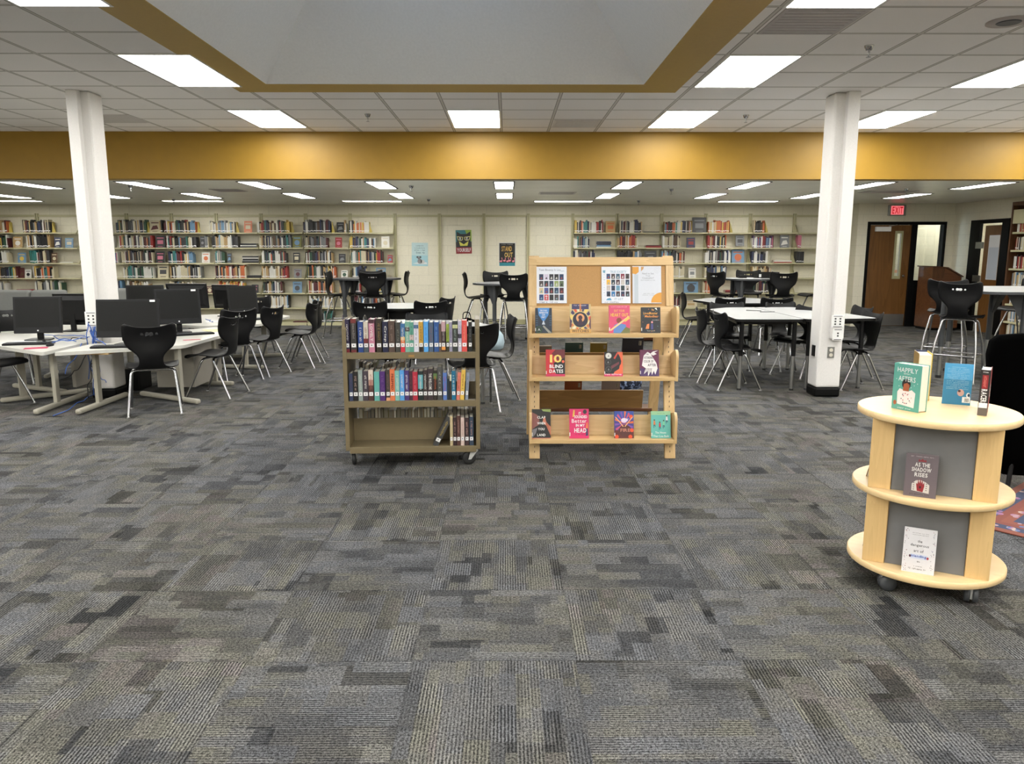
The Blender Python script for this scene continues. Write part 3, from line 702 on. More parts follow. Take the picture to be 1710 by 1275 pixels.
m_.poly([(-.1, .015), (0, -.05), (.1, .015), (.075, -.08), (-.075, -.08)], .0006, pc((222, 216, 96)), XP)
for sx in (-1, 1):
    m_.poly([(sx*.14, .115), (sx*.012, .1), (sx*.02, .04), (sx*.06, .02), (sx*.115, .035)], .0008, pc((225, 220, 150)), XP)
    m_.poly([(sx*.125, .1), (sx*.025, .09), (sx*.035, .045), (sx*.062, .032), (sx*.105, .045)], .001, pc((20, 20, 20)), XP)
m_.text('B', -.07, .067, .035, .05, .0012, 'sticker', XP, True).text('E', .07, .067, .032, .05, .0012, 'sticker', XP, True)
m_.text('YOURSELF', 0, -.165, .28, .075, .0006, 'sticker', XP, True); m_.build('poster_print', t)
t = sheet('poster', 'black poster reading STAND OUT over pink flamingos, rightmost wall poster', 'poster', .012, 1.445, .345, .48, YW-.001, pc((222, 222, 220)))
m_ = MB().quad(-.162, -.17, .162, .228, 0, pc((22, 22, 22)), XP).quad(-.162, -.235, .162, -.17, 0, pc((42, 138, 150)), XP)
m_.text('STAND', -.01, .115, .21, .105, .0004, pc((220, 176, 84)), XP, True).text('OUT', .03, -.01, .17, .1, .0004, pc((224, 190, 104)), XP, True).scrawl(0, .205, .24, .014, .0003, pc((190, 190, 190)), XP, 12)
for i, x in enumerate((-.13, -.06, .005, .05, .125)):
    m_.disc(x, -.14+.012*(i % 2), .026, .0004, pc((232, 140, 156)), XP, .019); m_.poly([(x+.015, -.14), (x+.022, -.075), (x+.03, -.075), (x+.026, -.14)], .0005, pc((232, 140, 156)), XP); m_.disc(x+.018, -.075, .009, .0006, pc((236, 150, 165)), XP)
m_.build('poster_print', t)

# ================================================================== BOOK CART
CA = R(3.0); CXc, CYc = -.672, 5.505     # centre on the floor; the right end stands a little further back
cart = thing('book_cart', 'brown metal library book cart with three full shelves on casters', 'book cart', (CXc, CYc, 0), CA)
CM = Matrix.Translation((CXc, CYc, 0)) @ Matrix.Rotation(CA, 4, 'Z')
CW, CD = .945, .42
yz = lambda poly: [(y, z) for y, z in poly]
def yz_prism(mb, poly, x0, x1, m, X=None):   # polygon in y,z extruded along x
    T = Matrix(((0, 0, 1, 0), (1, 0, 0, 0), (0, 1, 0, 0), (0, 0, 0, 1)))
    return mb.prism(poly, x0, x1, m, X=(X @ T) if X is not None else T)
for s in (-1, 1):
    a, b = sorted((s*CW/2, s*(CW/2-.028)))
    m_ = yz_prism(MB(), [(-CD/2, .12), (CD/2, .12), (CD/2, .98), (CD/2-.05, 1.04), (-CD/2+.05, 1.04), (-CD/2, .98)], a, b, 'cartm')
    m_.build('side_panel', cart, .006)
for z, nm in ((.818, 'shelf'), (.476, 'shelf'), (.146, 'shelf')):
    m_ = MB().bx(-CW/2+.028, CW/2-.028, -CD/2, CD/2, z-.008, z, 'cartm')
    for y0 in (-CD/2, CD/2-.012): m_.bx(-CW/2+.028, CW/2-.028, y0, y0+.012, z-.045, z-.008, 'cartm')
    m_.bx(-CW/2+.03, CW/2-.03, -.005, .005, z, z+(.165 if z < .2 else .10), 'cartm')
    m_.build(nm, cart, .002)
MB().bx(-.02, .02, -CD/2-.002, -CD/2, .785, .80, pc((170, 130, 70))).build('maker_plate', cart)
for (sx, sy, a) in ((-1, -1, 0), (1, -1, 105), (-1, 1, 15), (1, 1, 80)):
    q = thing('caster', None, None, (sx*(CW/2-.045), sy*(CD/2-.05), 0)); q.parent = cart
    del_ = MB(); Z = Matrix.Rotation(R(a), 4, 'Z')
    del_.lathe([(.03, .095), (.03, .118)], 'zinc', 14)
    for fx in (-.021, .015): del_.hexa([(fx, .026, .04), (fx+.006, .026, .04), (fx+.006, .046, .04), (fx, .046, .04), (fx, -.02, .1), (fx+.006, -.02, .1), (fx+.006, .03, .1), (fx, .03, .1)], 'zinc', Z)
    del_.build('caster_fork', q)
    MB().lathe([(.03, -.012), (.048, -.012), (.05, -.006), (.05, .006), (.048, .012), (.03, .012)], 'rubber', 22, X=Z @ Matrix.Translation((0, .035, .0505)) @ Matrix.Rotation(pi/2, 4, 'Y')).build('caster_wheel', q)

def cx_(px): return (px-690.2)/(1285/5.44)          # photograph column to cart-local x at the book fronts
def cart_book(px0, px1, h, zc, c, title, tc, desc, label, bands=(), lean=0., y0=-CD/2+.012, st=True, grp='books on the cart', shape=None):
    x0, x1 = cx_(px0), cx_(px1); th = x1-x0
    t = thing('book', label, 'book', CM @ Vector(((x0+x1)/2, y0, zc+.0006)), CA, grp)
    if lean: t.rotation_euler = (0, lean, CA)
    P = pc(c)
    book_geo(MB(), th, h, .15, P, stick=False).build('cover', t)
    m_ = MB(); X = Matrix.Translation((0, -.0006, 0)) @ XF
    for (a, b, cc) in bands: m_.quad(-th*.48, h*a, th*.48, h*b, 0, pc(cc), X)
    if title:
        XT = X @ Matrix.Translation((0, h*.60, 0)) @ Matrix.Rotation(-pi/2, 4, 'Z')
        if title == '~': m_.scrawl(0, 0, h*.5, min(th*.42, .014), .0003, pc(tc), XT, 11, len(label)+int(px0))
        else: m_.text(title, 0, 0, h*.52, min(th*.5, .019), .0003, pc(tc), XT, True)
    if m_.v: m_.build('spine_title', t)
    if st:
        m_ = MB().bx(-th*.40, th*.40, -.0016, -.0008, .036, .062, 'sticker').quad(-th*.12, .045, th*.08, .053, 0, pc((90, 90, 90)), Matrix.Translation((0, -.0017, 0)) @ XF)
        m_.build('spine_label', t)
    return t
W_, K_ = (225, 222, 215), (30, 28, 28)
TOP = [  # crop x0,x1,top ; colour ; title ; title colour ; words ; bands
 (0, 195, 288, 225, (38, 28, 62), '~', W_, 'navy and maroon', [(0, .1, (120, 30, 40))]),
 (0, 318, 448, 210, (52, 48, 48), '~', (150, 145, 140), 'thick charcoal', [(.87, 1, (116, 44, 44)), (0, .08, (110, 40, 44))]),
 (0, 482, 602, 280, (36, 66, 132), '~', W_, 'royal blue', []),
 (0, 612, 718, 280, (70, 80, 88), '~', (120, 40, 44), 'cream and maroon', [(.45, 1, (206, 198, 184)), (.3, .45, (112, 44, 46))]),
 (0, 730, 862, 225, (198, 128, 152), 'LOVELY', W_, 'dusty pink', [(.88, 1, (70, 40, 50))]),
 (0, 905, 1022, 212, (48, 38, 26), '~', (150, 120, 70), 'dark brown with gold lettering', []),
 (0, 1045, 1172, 280, (28, 30, 62), 'Crisp', W_, 'midnight blue with white script', []),
 (0, 1185, 1325, 265, (84, 66, 58), '~', (150, 130, 118), 'taupe brown', []),
 (0, 1345, 1455, 300, (58, 58, 54), '~', (120, 120, 112), 'plain dark grey', []),
 (0, 1460, 1560, 330, (58, 110, 160), '~', W_, 'blue, orange and red banded', [(.3, .42, (224, 120, 60)), (.42, .54, (230, 190, 130)), (0, .3, (206, 40, 56))]),
 (0, 1566, 1672, 285, (124, 176, 158), '~', W_, 'pale mint', [(.68, .82, (70, 60, 66))]),
 (1, 36, 130, 285, (92, 160, 140), '~', (40, 90, 76), 'sea green', [(.4, .58, (214, 190, 186))]),
 (1, 136, 246, 278, (220, 220, 232), '~', (140, 140, 160), 'white', [(.78, .9, (60, 100, 140))]),
 (1, 250, 350, 280, (204, 160, 62), '~', (60, 40, 16), 'mustard', [(0, .18, (40, 34, 28))]),
 (1, 362, 468, 272, (90, 170, 238), '~', (60, 130, 200), 'sky blue', []),
 (1, 485, 582, 290, (76, 96, 122), '~', (130, 90, 100), 'slate blue', []),
 (1, 600, 712, 285, (44, 84, 146), '~', (110, 150, 200), 'cobalt blue', []),
 (1, 716, 766, 330, (92, 74, 66), None, K_, 'narrow brown', []),
 (1, 772, 868, 280, (52, 34, 34), '~', (180, 170, 168), 'black and rose with orange foot', [(.68, 1, (196, 160, 166)), (.06, .17, (226, 150, 70))]),
 (1, 885, 950, 330, (50, 48, 30), '~', K_, 'lime green', [(.36, 1, (150, 168, 66))]),
 (1, 955, 1024, 290, (150, 146, 168), '~', (90, 90, 120), 'lilac grey', []),
 (1, 1030, 1152, 262, (52, 58, 56), '~', (150, 170, 160), 'green-black', [(.76, .88, (206, 208, 150))]),
 (1, 1160, 1238, 260, (198, 194, 214), '~', (110, 100, 130), 'pale lilac', [(.44, .58, (50, 48, 60))]),
 (1, 1246, 1366, 250, (222, 82, 78), '~', (236, 150, 120), 'bright red', []),
 (1, 1400, 1482, 285, (26, 26, 28), '~', (110, 110, 112), 'black', [])]
for i, (q, a, b, top, c, ti, tc, ds, bands) in enumerate(TOP):
    o = (570, 685)[q]; bs = (992, 980)[q]
    cart_book(o+a/14.17, o+b/14.17, max(.14, (bs-top)/14.17*5.44/1290), .818, c, ti, tc, ds, '%s book, %s from left on the cart\'s top shelf' % (ds, ordn(i)), bands)
MID = [
 (0, 170, 256, 280, (52, 62, 92), '~', (90, 70, 90), 'navy', []), (0, 262, 376, 240, (24, 22, 22), '~', (190, 160, 150), 'black', []),
 (0, 384, 482, 200, (146, 158, 154), '~', (190, 200, 190), 'silver green', []), (0, 490, 612, 225, (66, 56, 66), '~', W_, 'plum grey with white title', []),
 (0, 620, 732, 198, (80, 52, 48), '~', (160, 90, 80), 'cream fading to brown', [(.68, 1, (222, 208, 194)), (.5, .68, (180, 140, 126))]), (0, 750, 872, 240, (98, 172, 164), None, W_, 'plain teal', []),
 (0, 882, 1004, 236, (78, 42, 112), '~', (120, 80, 140), 'violet', []), (0, 1024, 1114, 200, (66, 58, 54), '~', (140, 110, 100), 'dark grey brown', [(0, .1, (222, 160, 120))]),
 (0, 1118, 1228, 190, (224, 122, 76), 'PREPPED', (110, 30, 20), 'orange', []), (0, 1234, 1336, 225, (126, 186, 176), '~', W_, 'aqua', []),
 (0, 1344, 1448, 212, (88, 160, 226), '~', W_, 'light blue', []), (0, 1456, 1560, 222, (72, 50, 112), '~', W_, 'purple with white script', []),
 (0, 1566, 1646, 235, (70, 36, 52), '~', (110, 60, 60), 'narrow wine', []),
 (1, 86, 200, 228, (180, 40, 62), '~', (220, 120, 130), 'crimson', []), (1, 210, 328, 215, (20, 34, 34), '~', W_, 'black with teal panel', [(.4, .88, (96, 166, 178))]),
 (1, 334, 424, 190, (58, 46, 46), '~', W_, 'brown with white capitals', []), (1, 430, 562, 162, (58, 46, 50), 'THE WELCOME', W_, 'tall dark plum', []),
 (1, 566, 658, 200, (40, 34, 30), '~', (190, 90, 50), 'black with a green glow', [(.72, .9, (90, 120, 70))]), (1, 666, 772, 118, (78, 78, 76), '~', (170, 170, 166), 'tall dark grey', []),
 (1, 792, 882, 258, (88, 120, 186), '~', (180, 60, 70), 'periwinkle blue', []), (1, 886, 944, 400, (30, 46, 56), None, W_, 'short dark', []), (1, 950, 992, 300, (60, 50, 42), None, W_, 'narrow brown and cream', [(.75, 1, (210, 206, 180))]),
 (1, 996, 1088, 215, (24, 108, 142), '~', W_, 'petrol blue', []), (1, 1100, 1180, 250, (214, 122, 104), '~', (160, 70, 60), 'salmon', []),
 (1, 1188, 1282, 190, (228, 188, 84), '~', (90, 60, 10), 'yellow', []), (1, 1308, 1376, 250, (140, 150, 164), '~', (60, 70, 100), 'blue grey', [])]
for i, (q, a, b, top, c, ti, tc, ds, bands) in enumerate(MID):
    o = (575, 685)[q]; bs = (934, 908)[q]
    cart_book(o+a/14.17, o+b/14.17, max(.12, (bs-top)/14.17*5.44/1290), .476, c, ti, tc, ds, '%s book, %s from left on the cart\'s middle shelf' % (ds, ordn(i)), bands, lean=R(3.5) if i > 22 else 0, st=ti is not None or i == 5)
BOT = [(1085, 1112, 285, (196, 178, 140), None, 'narrow tan'), (1116, 1146, 272, (52, 34, 36), '~', 'black maroon'), (1150, 1182, 290, (90, 60, 54), '~', 'brown'),
       (1187, 1220, 272, (214, 190, 180), '~', 'cream pink'), (1226, 1264, 268, (62, 44, 46), '~', 'dark wine'), (1269, 1308, 278, (52, 66, 84), '~', 'navy and cream')]
cart_book(722, 731, .23, .146, (66, 66, 66), '~', (196, 170, 90), '', 'dark grey book leaning right, alone on the cart\'s bottom shelf', lean=R(27))
for i, (a, b, hh, c, ti, ds) in enumerate(BOT):
    cart_book(560+a/5.667, 560+b/5.667, hh/5.667*5.44/1290, .146, c, ti, (190, 150, 140), ds, '%s book, %s of the upright ones on the cart\'s bottom shelf' % (ds, ordn(i)))
# books on the far side of the cart: fore-edges and tops towards the viewer
def rear_row(x0, x1, z, shelf, hmin, hmax, seed, grp):
    r = random.Random(seed); x = x0; i = 0
    while x < x1:
        th = r.uniform(.02, .036); h = r.uniform(hmin, hmax); cn = r.choice(['charcoal', 'brown', 'grey', 'tan', 'navy', 'olive'])
        t = thing('book', '%s book, pages showing, %s from left, far row of cart\'s %s shelf' % (cn.replace('charcoal', 'dark grey'), ordn(i), shelf), 'book', CM @ Vector((x+th/2, CD/2-.012, z+.0006)), CA+pi, grp)
        book_geo(MB(), th-.001, h, .15+r.uniform(-.01, .01), pc(PAL[cn]), 'agedpage' if r.random() < .6 else 'page', stick=False).build('cover', t)
        x += th; i += 1
rear_row(-.41, .02, .146, 'bottom', .205, .235, 5, 'books in the far rows of the cart')
rear_row(.03, .42, .146, 'bottom right', .2, .235, 6, 'books in the far rows of the cart')
rear_row(-.40, -.05, .476, 'middle', .2, .24, 8, 'books in the far rows of the cart')

# ================================================================== WOODEN A-FRAME DISPLAY
disp = thing('book_display', 'light wooden A-frame display with cork board and three sloped book shelves', 'display stand', (.705, 5.5, 0))
DW = .54
def lean_y(z): return .228*z          # front uprights lean back
def board(mb, x0, x1, y0, z0, y1, z1, th, m):   # a board in the x direction whose section runs (y0,z0)->(y1,z1)
    d = Vector((0, y1-y0, z1-z0)).normalized(); n = Vector((0, d.z, -d.y))*th
    a = Vector((0, y0, z0)); b = Vector((0, y1, z1))
    return mb.hexa([(x0, a.y, a.z), (x1, a.y, a.z), (x1, a.y+n.y, a.z+n.z), (x0, a.y+n.y, a.z+n.z), (x0, b.y, b.z), (x1, b.y, b.z), (x1, b.y+n.y, b.z+n.z), (x0, b.y+n.y, b.z+n.z)], m)
for s in (-1, 1):
    a, b = sorted((s*DW, s*(DW-.078)))
    m_ = board(MB(), a, b, 0, 0, lean_y(1.475), 1.475, .035, 'maplez'); up_ = m_.build('upright', disp, .003)
    m_ = MB()
    for k in range(26):
        z = .05+k*.036
        if any(q-.02 < z < q+.1 for q in (.16, .614, .925)): continue
        y = lean_y(z)-.0015; xx = s*(DW-.040)
        m_.bx(xx-.002, xx+.002, y, y+.002, z-.007, z+.007, 'ink').bx(xx-.006, xx+.002, y, y+.002, z-.009, z-.006, 'ink')
    m_.build('shelf_pin_slots', disp)
    m_ = board(MB(), a, b, .80, 0, .45, 1.43, -.035, 'maplez'); m_.build('rear_upright', disp, .003)
# framed cork board
fy = lambda z: lean_y(z)-.004
for (x0, x1, z0, z1) in ((-DW, DW, 1.405, 1.465), (-DW, DW, 1.045, 1.105), (-DW, -DW+.058, 1.105, 1.405), (DW-.058, DW, 1.105, 1.405)):
    board(MB(), x0, x1, fy(z0)-.016, z0, fy(z1)-.016, z1, .02, 'maple' if x1-x0 > .5 else 'maplez').build('board_frame', disp, .003)
board(MB(), -DW+.056, DW-.056, fy(1.09)-.004, 1.09, fy(1.42)-.004, 1.42, .01, 'bulletin').build('cork_panel', disp)
TA = math.atan(.228)
def front_shelf(zb, yb, hb, wback):
    """sloped ledge: lip at (yb, zb), back board rising behind it, rounded cheeks"""
    s_ = thing('display_shelf', None, None); s_.parent = disp
    dp = wback
    m_ = MB().bx(-DW, DW-.03, yb, yb+dp, zb-.028, zb, 'maple'); m_.build('ledge', s_, .002)
    board(MB(), -DW+.02, DW-.03, yb+dp-.012, zb, yb+dp-.012+hb*.26, zb+hb, .014, 'maple').build('back_board', s_, .002)
    for x0 in (-DW-.002, DW-.03):
        n = 10; pl = [(yb-.004, zb-.03), (yb+dp+.02, zb-.03), (yb+dp+.03, zb+hb*1.05)]
        pl += [(yb-.004+(dp+.034)*.5*(1+cos(pi*k/n*.5+pi/2*0))*1.0, zb+hb*(1.05+.22*sin(pi*k/n))) for k in range(1, 0)]
        cx, rr = yb+.045, .049
        pl += [(cx+rr*cos(t), zb+.13+rr*1.3*sin(t)) for t in (pi*.38+pi*.62*k/n for k in range(n+1))]
        yz_prism(MB(), pl, x0, x0+.018, 'maplez').build('cheek', s_, .004)
    return s_
front_shelf(.925, -.01, .15, .18); front_shelf(.614, -.04, .135, .17); front_shelf(.160, -.075, .145, .17)
def rear_shelf(zb, yb, hb):
    s_ = thing('display_shelf', None, None); s_.parent = disp
    MB().bx(-DW+.05, DW-.05, yb-.16, yb+.02, zb-.028, zb, 'walnut').build('ledge', s_, .002)
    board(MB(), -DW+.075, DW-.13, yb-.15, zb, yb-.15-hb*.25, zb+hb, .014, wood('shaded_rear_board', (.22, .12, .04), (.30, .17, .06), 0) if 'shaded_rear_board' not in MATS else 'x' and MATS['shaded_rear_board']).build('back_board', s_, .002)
rear_shelf(.235, .86, .155); rear_shelf(.60, .72, .115)

def cover_book(name, label, x, y, z, w, h, th, bg, paint, tilt=0., rz=0., grp=None, edge='page', sticker=True, title='cover_print'):
    """closed book standing cover out; origin at the bottom centre of its front cover"""
    t = thing('book', label, 'book', (x, y, z), 0, grp, (tilt, 0, rz))
    P = pc(bg)
    m_ = MB().bx(-w/2, w/2, 0, .0025, 0, h, P).bx(-w/2, w/2, th-.0025, th, 0, h, P).bx(-w/2, -w/2+.003, .0025, th-.0025, 0, h, P)
    m_.build('cover', t)
    MB().bx(-w/2+.003, w/2-.003, .0025, th-.0025, .003, h-.003, edge).build('page_block', t)
    m_ = MB(); X = Matrix.Translation((0, -.0004, 0)) @ XF @ Matrix.Diagonal((w, h, 1, 1)); paint(m_, X)
    if sticker: m_.quad(-.5, .08, -.46, .2, .0003, 'sticker', X)
    m_.build(title, t)
    return t
def c_city(m, X):
    m.poly([(-.35, 1), (.35, 1), (.3, .72), (.06, .48), (-.06, .48), (-.3, .72)], 0, pc((66, 136, 206)), X)
    m.text('THE STARS', 0, .9, .42, .06, .0002, 'sticker', X, True).text('BENEATH', 0, .81, .5, .07, .0002, 'sticker', X, True).text('OUR', 0, .72, .2, .06, .0002, 'sticker', X, True).text('FEET', 0, .63, .24, .06, .0002, 'sticker', X, True)
    for i in range(6):
        for j in range(5): m.quad(-.47+.022*i, .3+.09*j, -.463+.022*i, .34+.09*j, .0002, pc((90, 130, 170)), X).quad(.36+.022*i, .3+.09*j, .367+.022*i, .34+.09*j, .0002, pc((90, 130, 170)), X)
    m.poly([(0, .52), (-.1, .34), (.1, .34)], .0003, pc((196, 206, 220)), X).poly([(.0, .32), (.5, .0), (.3, 0), (-.05, .26)], .0002, pc((150, 150, 140)), X)
    m.disc(-.27, .14, .19, .0004, pc((24, 70, 40)), X, .14).disc(-.27, .14, .13, .0005, pc((30, 36, 34)), X, .1).poly([(-.36, .08), (-.27, .2), (-.18, .08), (-.27, .12)], .0006, pc((170, 180, 170)), X)
def c_tarot(m, X):
    cs = [(220, 90, 60), (60, 50, 90), (232, 200, 110), (70, 66, 100), (206, 120, 70), (230, 220, 190)]
    for i in range(18):
        a0, a1 = 2*pi*i/18, 2*pi*(i+.72)/18
        m.poly([(0, .45), (.5*cos(a0)*1.0, .45+.55*sin(a0)*(1 if sin(a0) > 0 else .8)), (.5*cos(a1), .45+.55*sin(a1)*(1 if sin(a1) > 0 else .8))], 0, pc(cs[i % 6]), X)
    for sx in (-1, 1): m.quad(sx*.22-.18, .82, sx*.22+.18, 1, .0002, pc((58, 56, 96)), X)
    for sx in (-1, 1): m.poly([(sx*.5, .0), (sx*.5, .6), (sx*.4, .3)], .0002, pc((90, 60, 70)), X)
    m.disc(0, .46, .4, .0003, pc((222, 196, 130)), X, .29, 28).disc(0, .46, .36, .0004, pc((34, 34, 52)), X, .265, 28).disc(0, .52, .2, .0005, pc((224, 160, 110)), X, .15)
    m.disc(0, .53, .1, .0006, pc((62, 34, 50)), X, .08).poly([(-.14, .28), (.14, .28), (.07, .46), (-.07, .46)], .0006, pc((60, 34, 54)), X)
    m.quad(-.5, 0, .5, .14, .0005, pc((206, 160, 90)), X).text('WITCHES', 0, .07, .8, .09, .0007, pc((40, 24, 30)), X, True)
    m.scrawl(0, .95, .6, .03, .0006, 'sticker', X, 12)
def c_heart(m, X):
    m.scrawl(0, .94, .78, .035, 0, pc((240, 190, 200)), X, 11).text('EAT YOUR', 0, .80, .5, .085, 0, pc((236, 176, 84)), X, True).text('HEART OUT', 0, .65, .84, .12, 0, pc((236, 196, 70)), X, True)
    m.poly([(-.3, 0), (-.25, .28), (-.05, .36), (.3, .3), (.35, .1), (.2, 0)], .0002, pc((90, 130, 190)), X).disc(-.02, .45, .13, .0003, pc((126, 60, 44)), X, .1)
    m.poly([(-.45, .12), (-.42, .07), (.48, .56), (.44, .62)], .0004, pc((236, 200, 140)), X).poly([(.2, .44), (.46, .62), (.5, .52), (.28, .4)], .0005, pc((240, 190, 90)), X)
    m.poly([(.05, 0), (.5, 0), (.5, .16), (.3, .22)], .0004, pc((110, 110, 60)), X)
def c_monster(m, X):
    m.text('The', .1, .9, .14, .07, 0, pc((224, 160, 80)), X, True).text('LovesMonster', -.02, .77, .74, .1, 0, pc((226, 160, 70)), X, True).text('Melodies', .02, .65, .66, .09, 0, pc((232, 150, 70)), X, True)
    m.poly([(-.28, .16), (-.1, .16), (-.08, .36), (-.2, .34)], 0, pc((224, 130, 70)), X).poly([(0, .14), (.12, .14), (.11, .36), (.01, .36)], 0, pc((70, 70, 130)), X).disc(.06, .42, .05, .0002, pc((224, 150, 150)), X, .04)
    for i in range(12): a = i*2.4; m.disc(.42*cos(a), .5+.44*sin(a), .018, .0001, pc(((210, 110, 60), (110, 150, 150))[i % 2]), X, .012)
    m.scrawl(.24, .5, .34, .025, 0, 'sticker', X, 9).scrawl(.02, .08, .4, .03, 0, pc((190, 190, 170)), X, 10).poly([(.2, .96), (.3, .98), (.34, .88)], .0, pc((230, 230, 225)), X)
def c_ten(m, X):
    m.poly([(.0, 1), (.5, 1), (.5, .5), (.2, .55), (-.2, .85)], 0, pc((110, 30, 40)), X).poly([(.0, .1), (.5, 0), (.5, .72), (.25, .6), (-.1, .5)], .0001, pc((26, 20, 24)), X).quad(-.5, 0, .5, .08, .0002, pc((196, 40, 90)), X)
    m.text('10', .02, .66, .62, .3, .0004, pc((240, 208, 110)), X, True).text('BLIND', .04, .37, .7, .13, .0004, 'sticker', X, True).text('DATES', .04, .19, .72, .13, .0004, 'sticker', X, True)
    m.disc(.4, .55, .07, .0003, pc((226, 90, 60)), X, .05)
def c_head(m, X):
    m.poly([(-.5, 1), (.2, 1), (.35, .8), (.42, .62), (.4, .5), (.34, .44), (.3, .3), (.05, .18), (0, .1), (-.5, .1)], 0, pc((26, 24, 26)), X)
    m.poly([(0, .74), (.2, .98), (.28, .98), (.08, .7)], .0002, pc((200, 70, 56)), X).poly([(-.1, .3), (.3, .5), (.3, .6), (-.14, .42)], .0002, pc((110, 50, 60)), X)
    for (cx, cy, c1, c2) in ((-.27, .84, (190, 190, 186), (220, 220, 216)), (-.29, .58, (60, 60, 60), (26, 26, 26)), (-.27, .28, (66, 66, 66), (26, 26, 26))):
        m.disc(cx, cy, .17, .0003, pc(c1), X, .125).disc(cx, cy, .13, .0004, pc(c2), X, .095).poly([(cx-.05, cy-.04), (cx, cy+.05), (cx+.05, cy-.04)], .0005, pc((120, 120, 120)), X)
    m.quad(-.5, 0, .5, .1, 0, pc((206, 50, 110)), X).scrawl(0, .07, .86, .06, .0004, 'sticker', X, 13)
def c_bird(m, X):
    m.quad(-.5, 0, .5, .3, 0, pc((70, 42, 96)), X).poly([(-.4, .4), (-.3, .78), (-.1, .92), (.05, .86), (.2, .68), (.36, .5), (.42, .3), (.3, .06), (.22, .2), (.12, .04), (.08, .2), (-.08, .0), (-.1, .2), (-.3, .08), (-.2, .3)], .0001, pc((236, 232, 232)), X)
    m.poly([(.05, .84), (.2, .78), (.38, .84), (.26, .9), (.46, .97), (.2, .94), (.12, .9)], .0002, pc((236, 232, 232)), X)
    D = pc((60, 34, 54))
    m.text('THE', -.12, .83, .14, .05, .0003, D, X, True).text('ASTONISHING', -.05, .70, .46, .09, .0003, D, X, True).text('COLOR OF', -.05, .56, .5, .09, .0003, D, X, True).text('AFTER', .12, .42, .44, .1, .0003, D, X, True)
    for i in range(6): m.poly([(-.26+.07*i, .3), (-.3+.07*i, .1), (-.285+.07*i, .1), (-.23+.07*i, .3)], .0003, D, X)
def c_clap(m, X):
    m.poly([(-.5, .9), (-.2, .8), (-.1, .62), (-.14, .46), (-.3, .4), (-.5, .3)], 0, pc((138, 84, 80)), X).poly([(.5, .4), (.2, .46), (.08, .56), (.1, .68), (.2, .76), (.24, .62), (.5, .2), (.5, .08)], 0, pc((214, 130, 104)), X)
    m.poly([(0, 1), (.5, 1), (.5, .9), (.1, .93)], .0001, pc((140, 160, 90)), X).poly([(-.5, .0), (-.5, .3), (-.2, .36), (-.3, .16)], .0001, pc((120, 120, 130)), X)
    for i, s in enumerate(('CLAP', 'WHEN', 'YOU', 'LAND')): m.text(s, 0, .72-.2*i, .44 if len(s) > 3 else .34, .085, .0004, 'sticker', X, True)
    m.quad(-.5, 0, .5, .02, .0002, pc((200, 120, 110)), X)
def c_head2(m, X):
    m.text('IT', .04, .84, .12, .1, 0, 'sticker', X, True).text('SOUNDED', .08, .73, .66, .1, 0, 'sticker', X, True).text('Better', .0, .59, .76, .13, .0, 'sticker', X, False).text('IN MY', .06, .44, .46, .09, 0, 'sticker', X, True).text('HEAD', .06, .27, .62, .15, 0, 'sticker', X, True)
    m.disc(.3, .9, .1, 0, pc((60, 50, 60)), X, .075).poly([(.34, .08), (.46, .1), (.44, .34), (.36, .34)], .0002, pc((50, 50, 90)), X).poly([(.34, .34), (.46, .34), (.44, .54), (.38, .54)], .0002, pc((230, 120, 70)), X)
    m.poly([(-.34, .72), (-.24, .74), (-.22, .96), (-.3, .96)], 0, pc((226, 180, 80)), X).scrawl(.05, .13, .5, .03, 0, pc((120, 20, 60)), X, 10)
def c_fire(m, X):
    m.poly([(-.5, .6), (.5, .7), (.5, 1), (-.5, 1)], 0, pc((52, 80, 160)), X)
    for i in range(14):
        a = 2*pi*i/14; m.poly([(0, .55), (.49*cos(a), .55+.45*sin(a)), (.49*cos(a+.2), .55+.45*sin(a+.2))], .0001, pc(((224, 110, 60), (120, 80, 170), (200, 80, 120))[i % 3]), X)
    m.quad(-.5, 0, .5, .3, .0002, pc((96, 40, 36)), X).disc(.05, .28, .33, .0003, pc((84, 40, 38)), X, .22).disc(0, .66, .16, .0003, pc((220, 200, 230)), X, .09)
    for (cx, cy) in ((-.38, .06), (.32, .06), (.4, .3), (.36, .8)): m.disc(cx, cy, .1, .0004, pc((226, 80, 40)), X, .07)
    for sx in (-1, 1): m.poly([(sx*.48, .8), (sx*.4, .78), (sx*.02, .44), (sx*.06, .42)], .0005, pc((236, 170, 120)), X)
    m.text('SKY', .06, .68, .34, .1, .0006, 'sticker', X, True).text('FIRE', .06, .3, .5, .12, .0006, pc((196, 130, 110)), X, True)
def c_lou(m, X):
    m.quad(-.5, .86, .5, 1, 0, pc((150, 196, 150)), X).text('The House', -.02, .21, .56, .075, .0002, 'sticker', X).text('That Lou Built', 0, .08, .82, .075, .0002, 'sticker', X)
    for i, (cx, cy) in enumerate(((-.34, .52), (-.06, .44), (.14, .5), (.3, .68))):
        m.poly([(cx-.05, cy-.02), (cx+.06, cy-.02), (cx+.04, cy+.12), (cx-.04, cy+.12)], .0002, pc(((210, 120, 70), (190, 60, 70), (120, 200, 160), (220, 220, 220))[i]), X).disc(cx, cy+.15, .035, .0003, pc((70, 44, 36)), X, .026)
        m.poly([(cx-.04, cy-.14), (cx-.02, cy-.14), (cx, cy-.02), (cx-.04, cy-.02)], .0002, pc((40, 60, 90)), X).poly([(cx+.04, cy-.1), (cx+.06, cy-.1), (cx+.04, cy-.02), (cx, cy-.02)], .0002, pc((40, 60, 90)), X)
    m.scrawl(0, .92, .4, .02, .0002, pc((40, 90, 80)), X, 10)
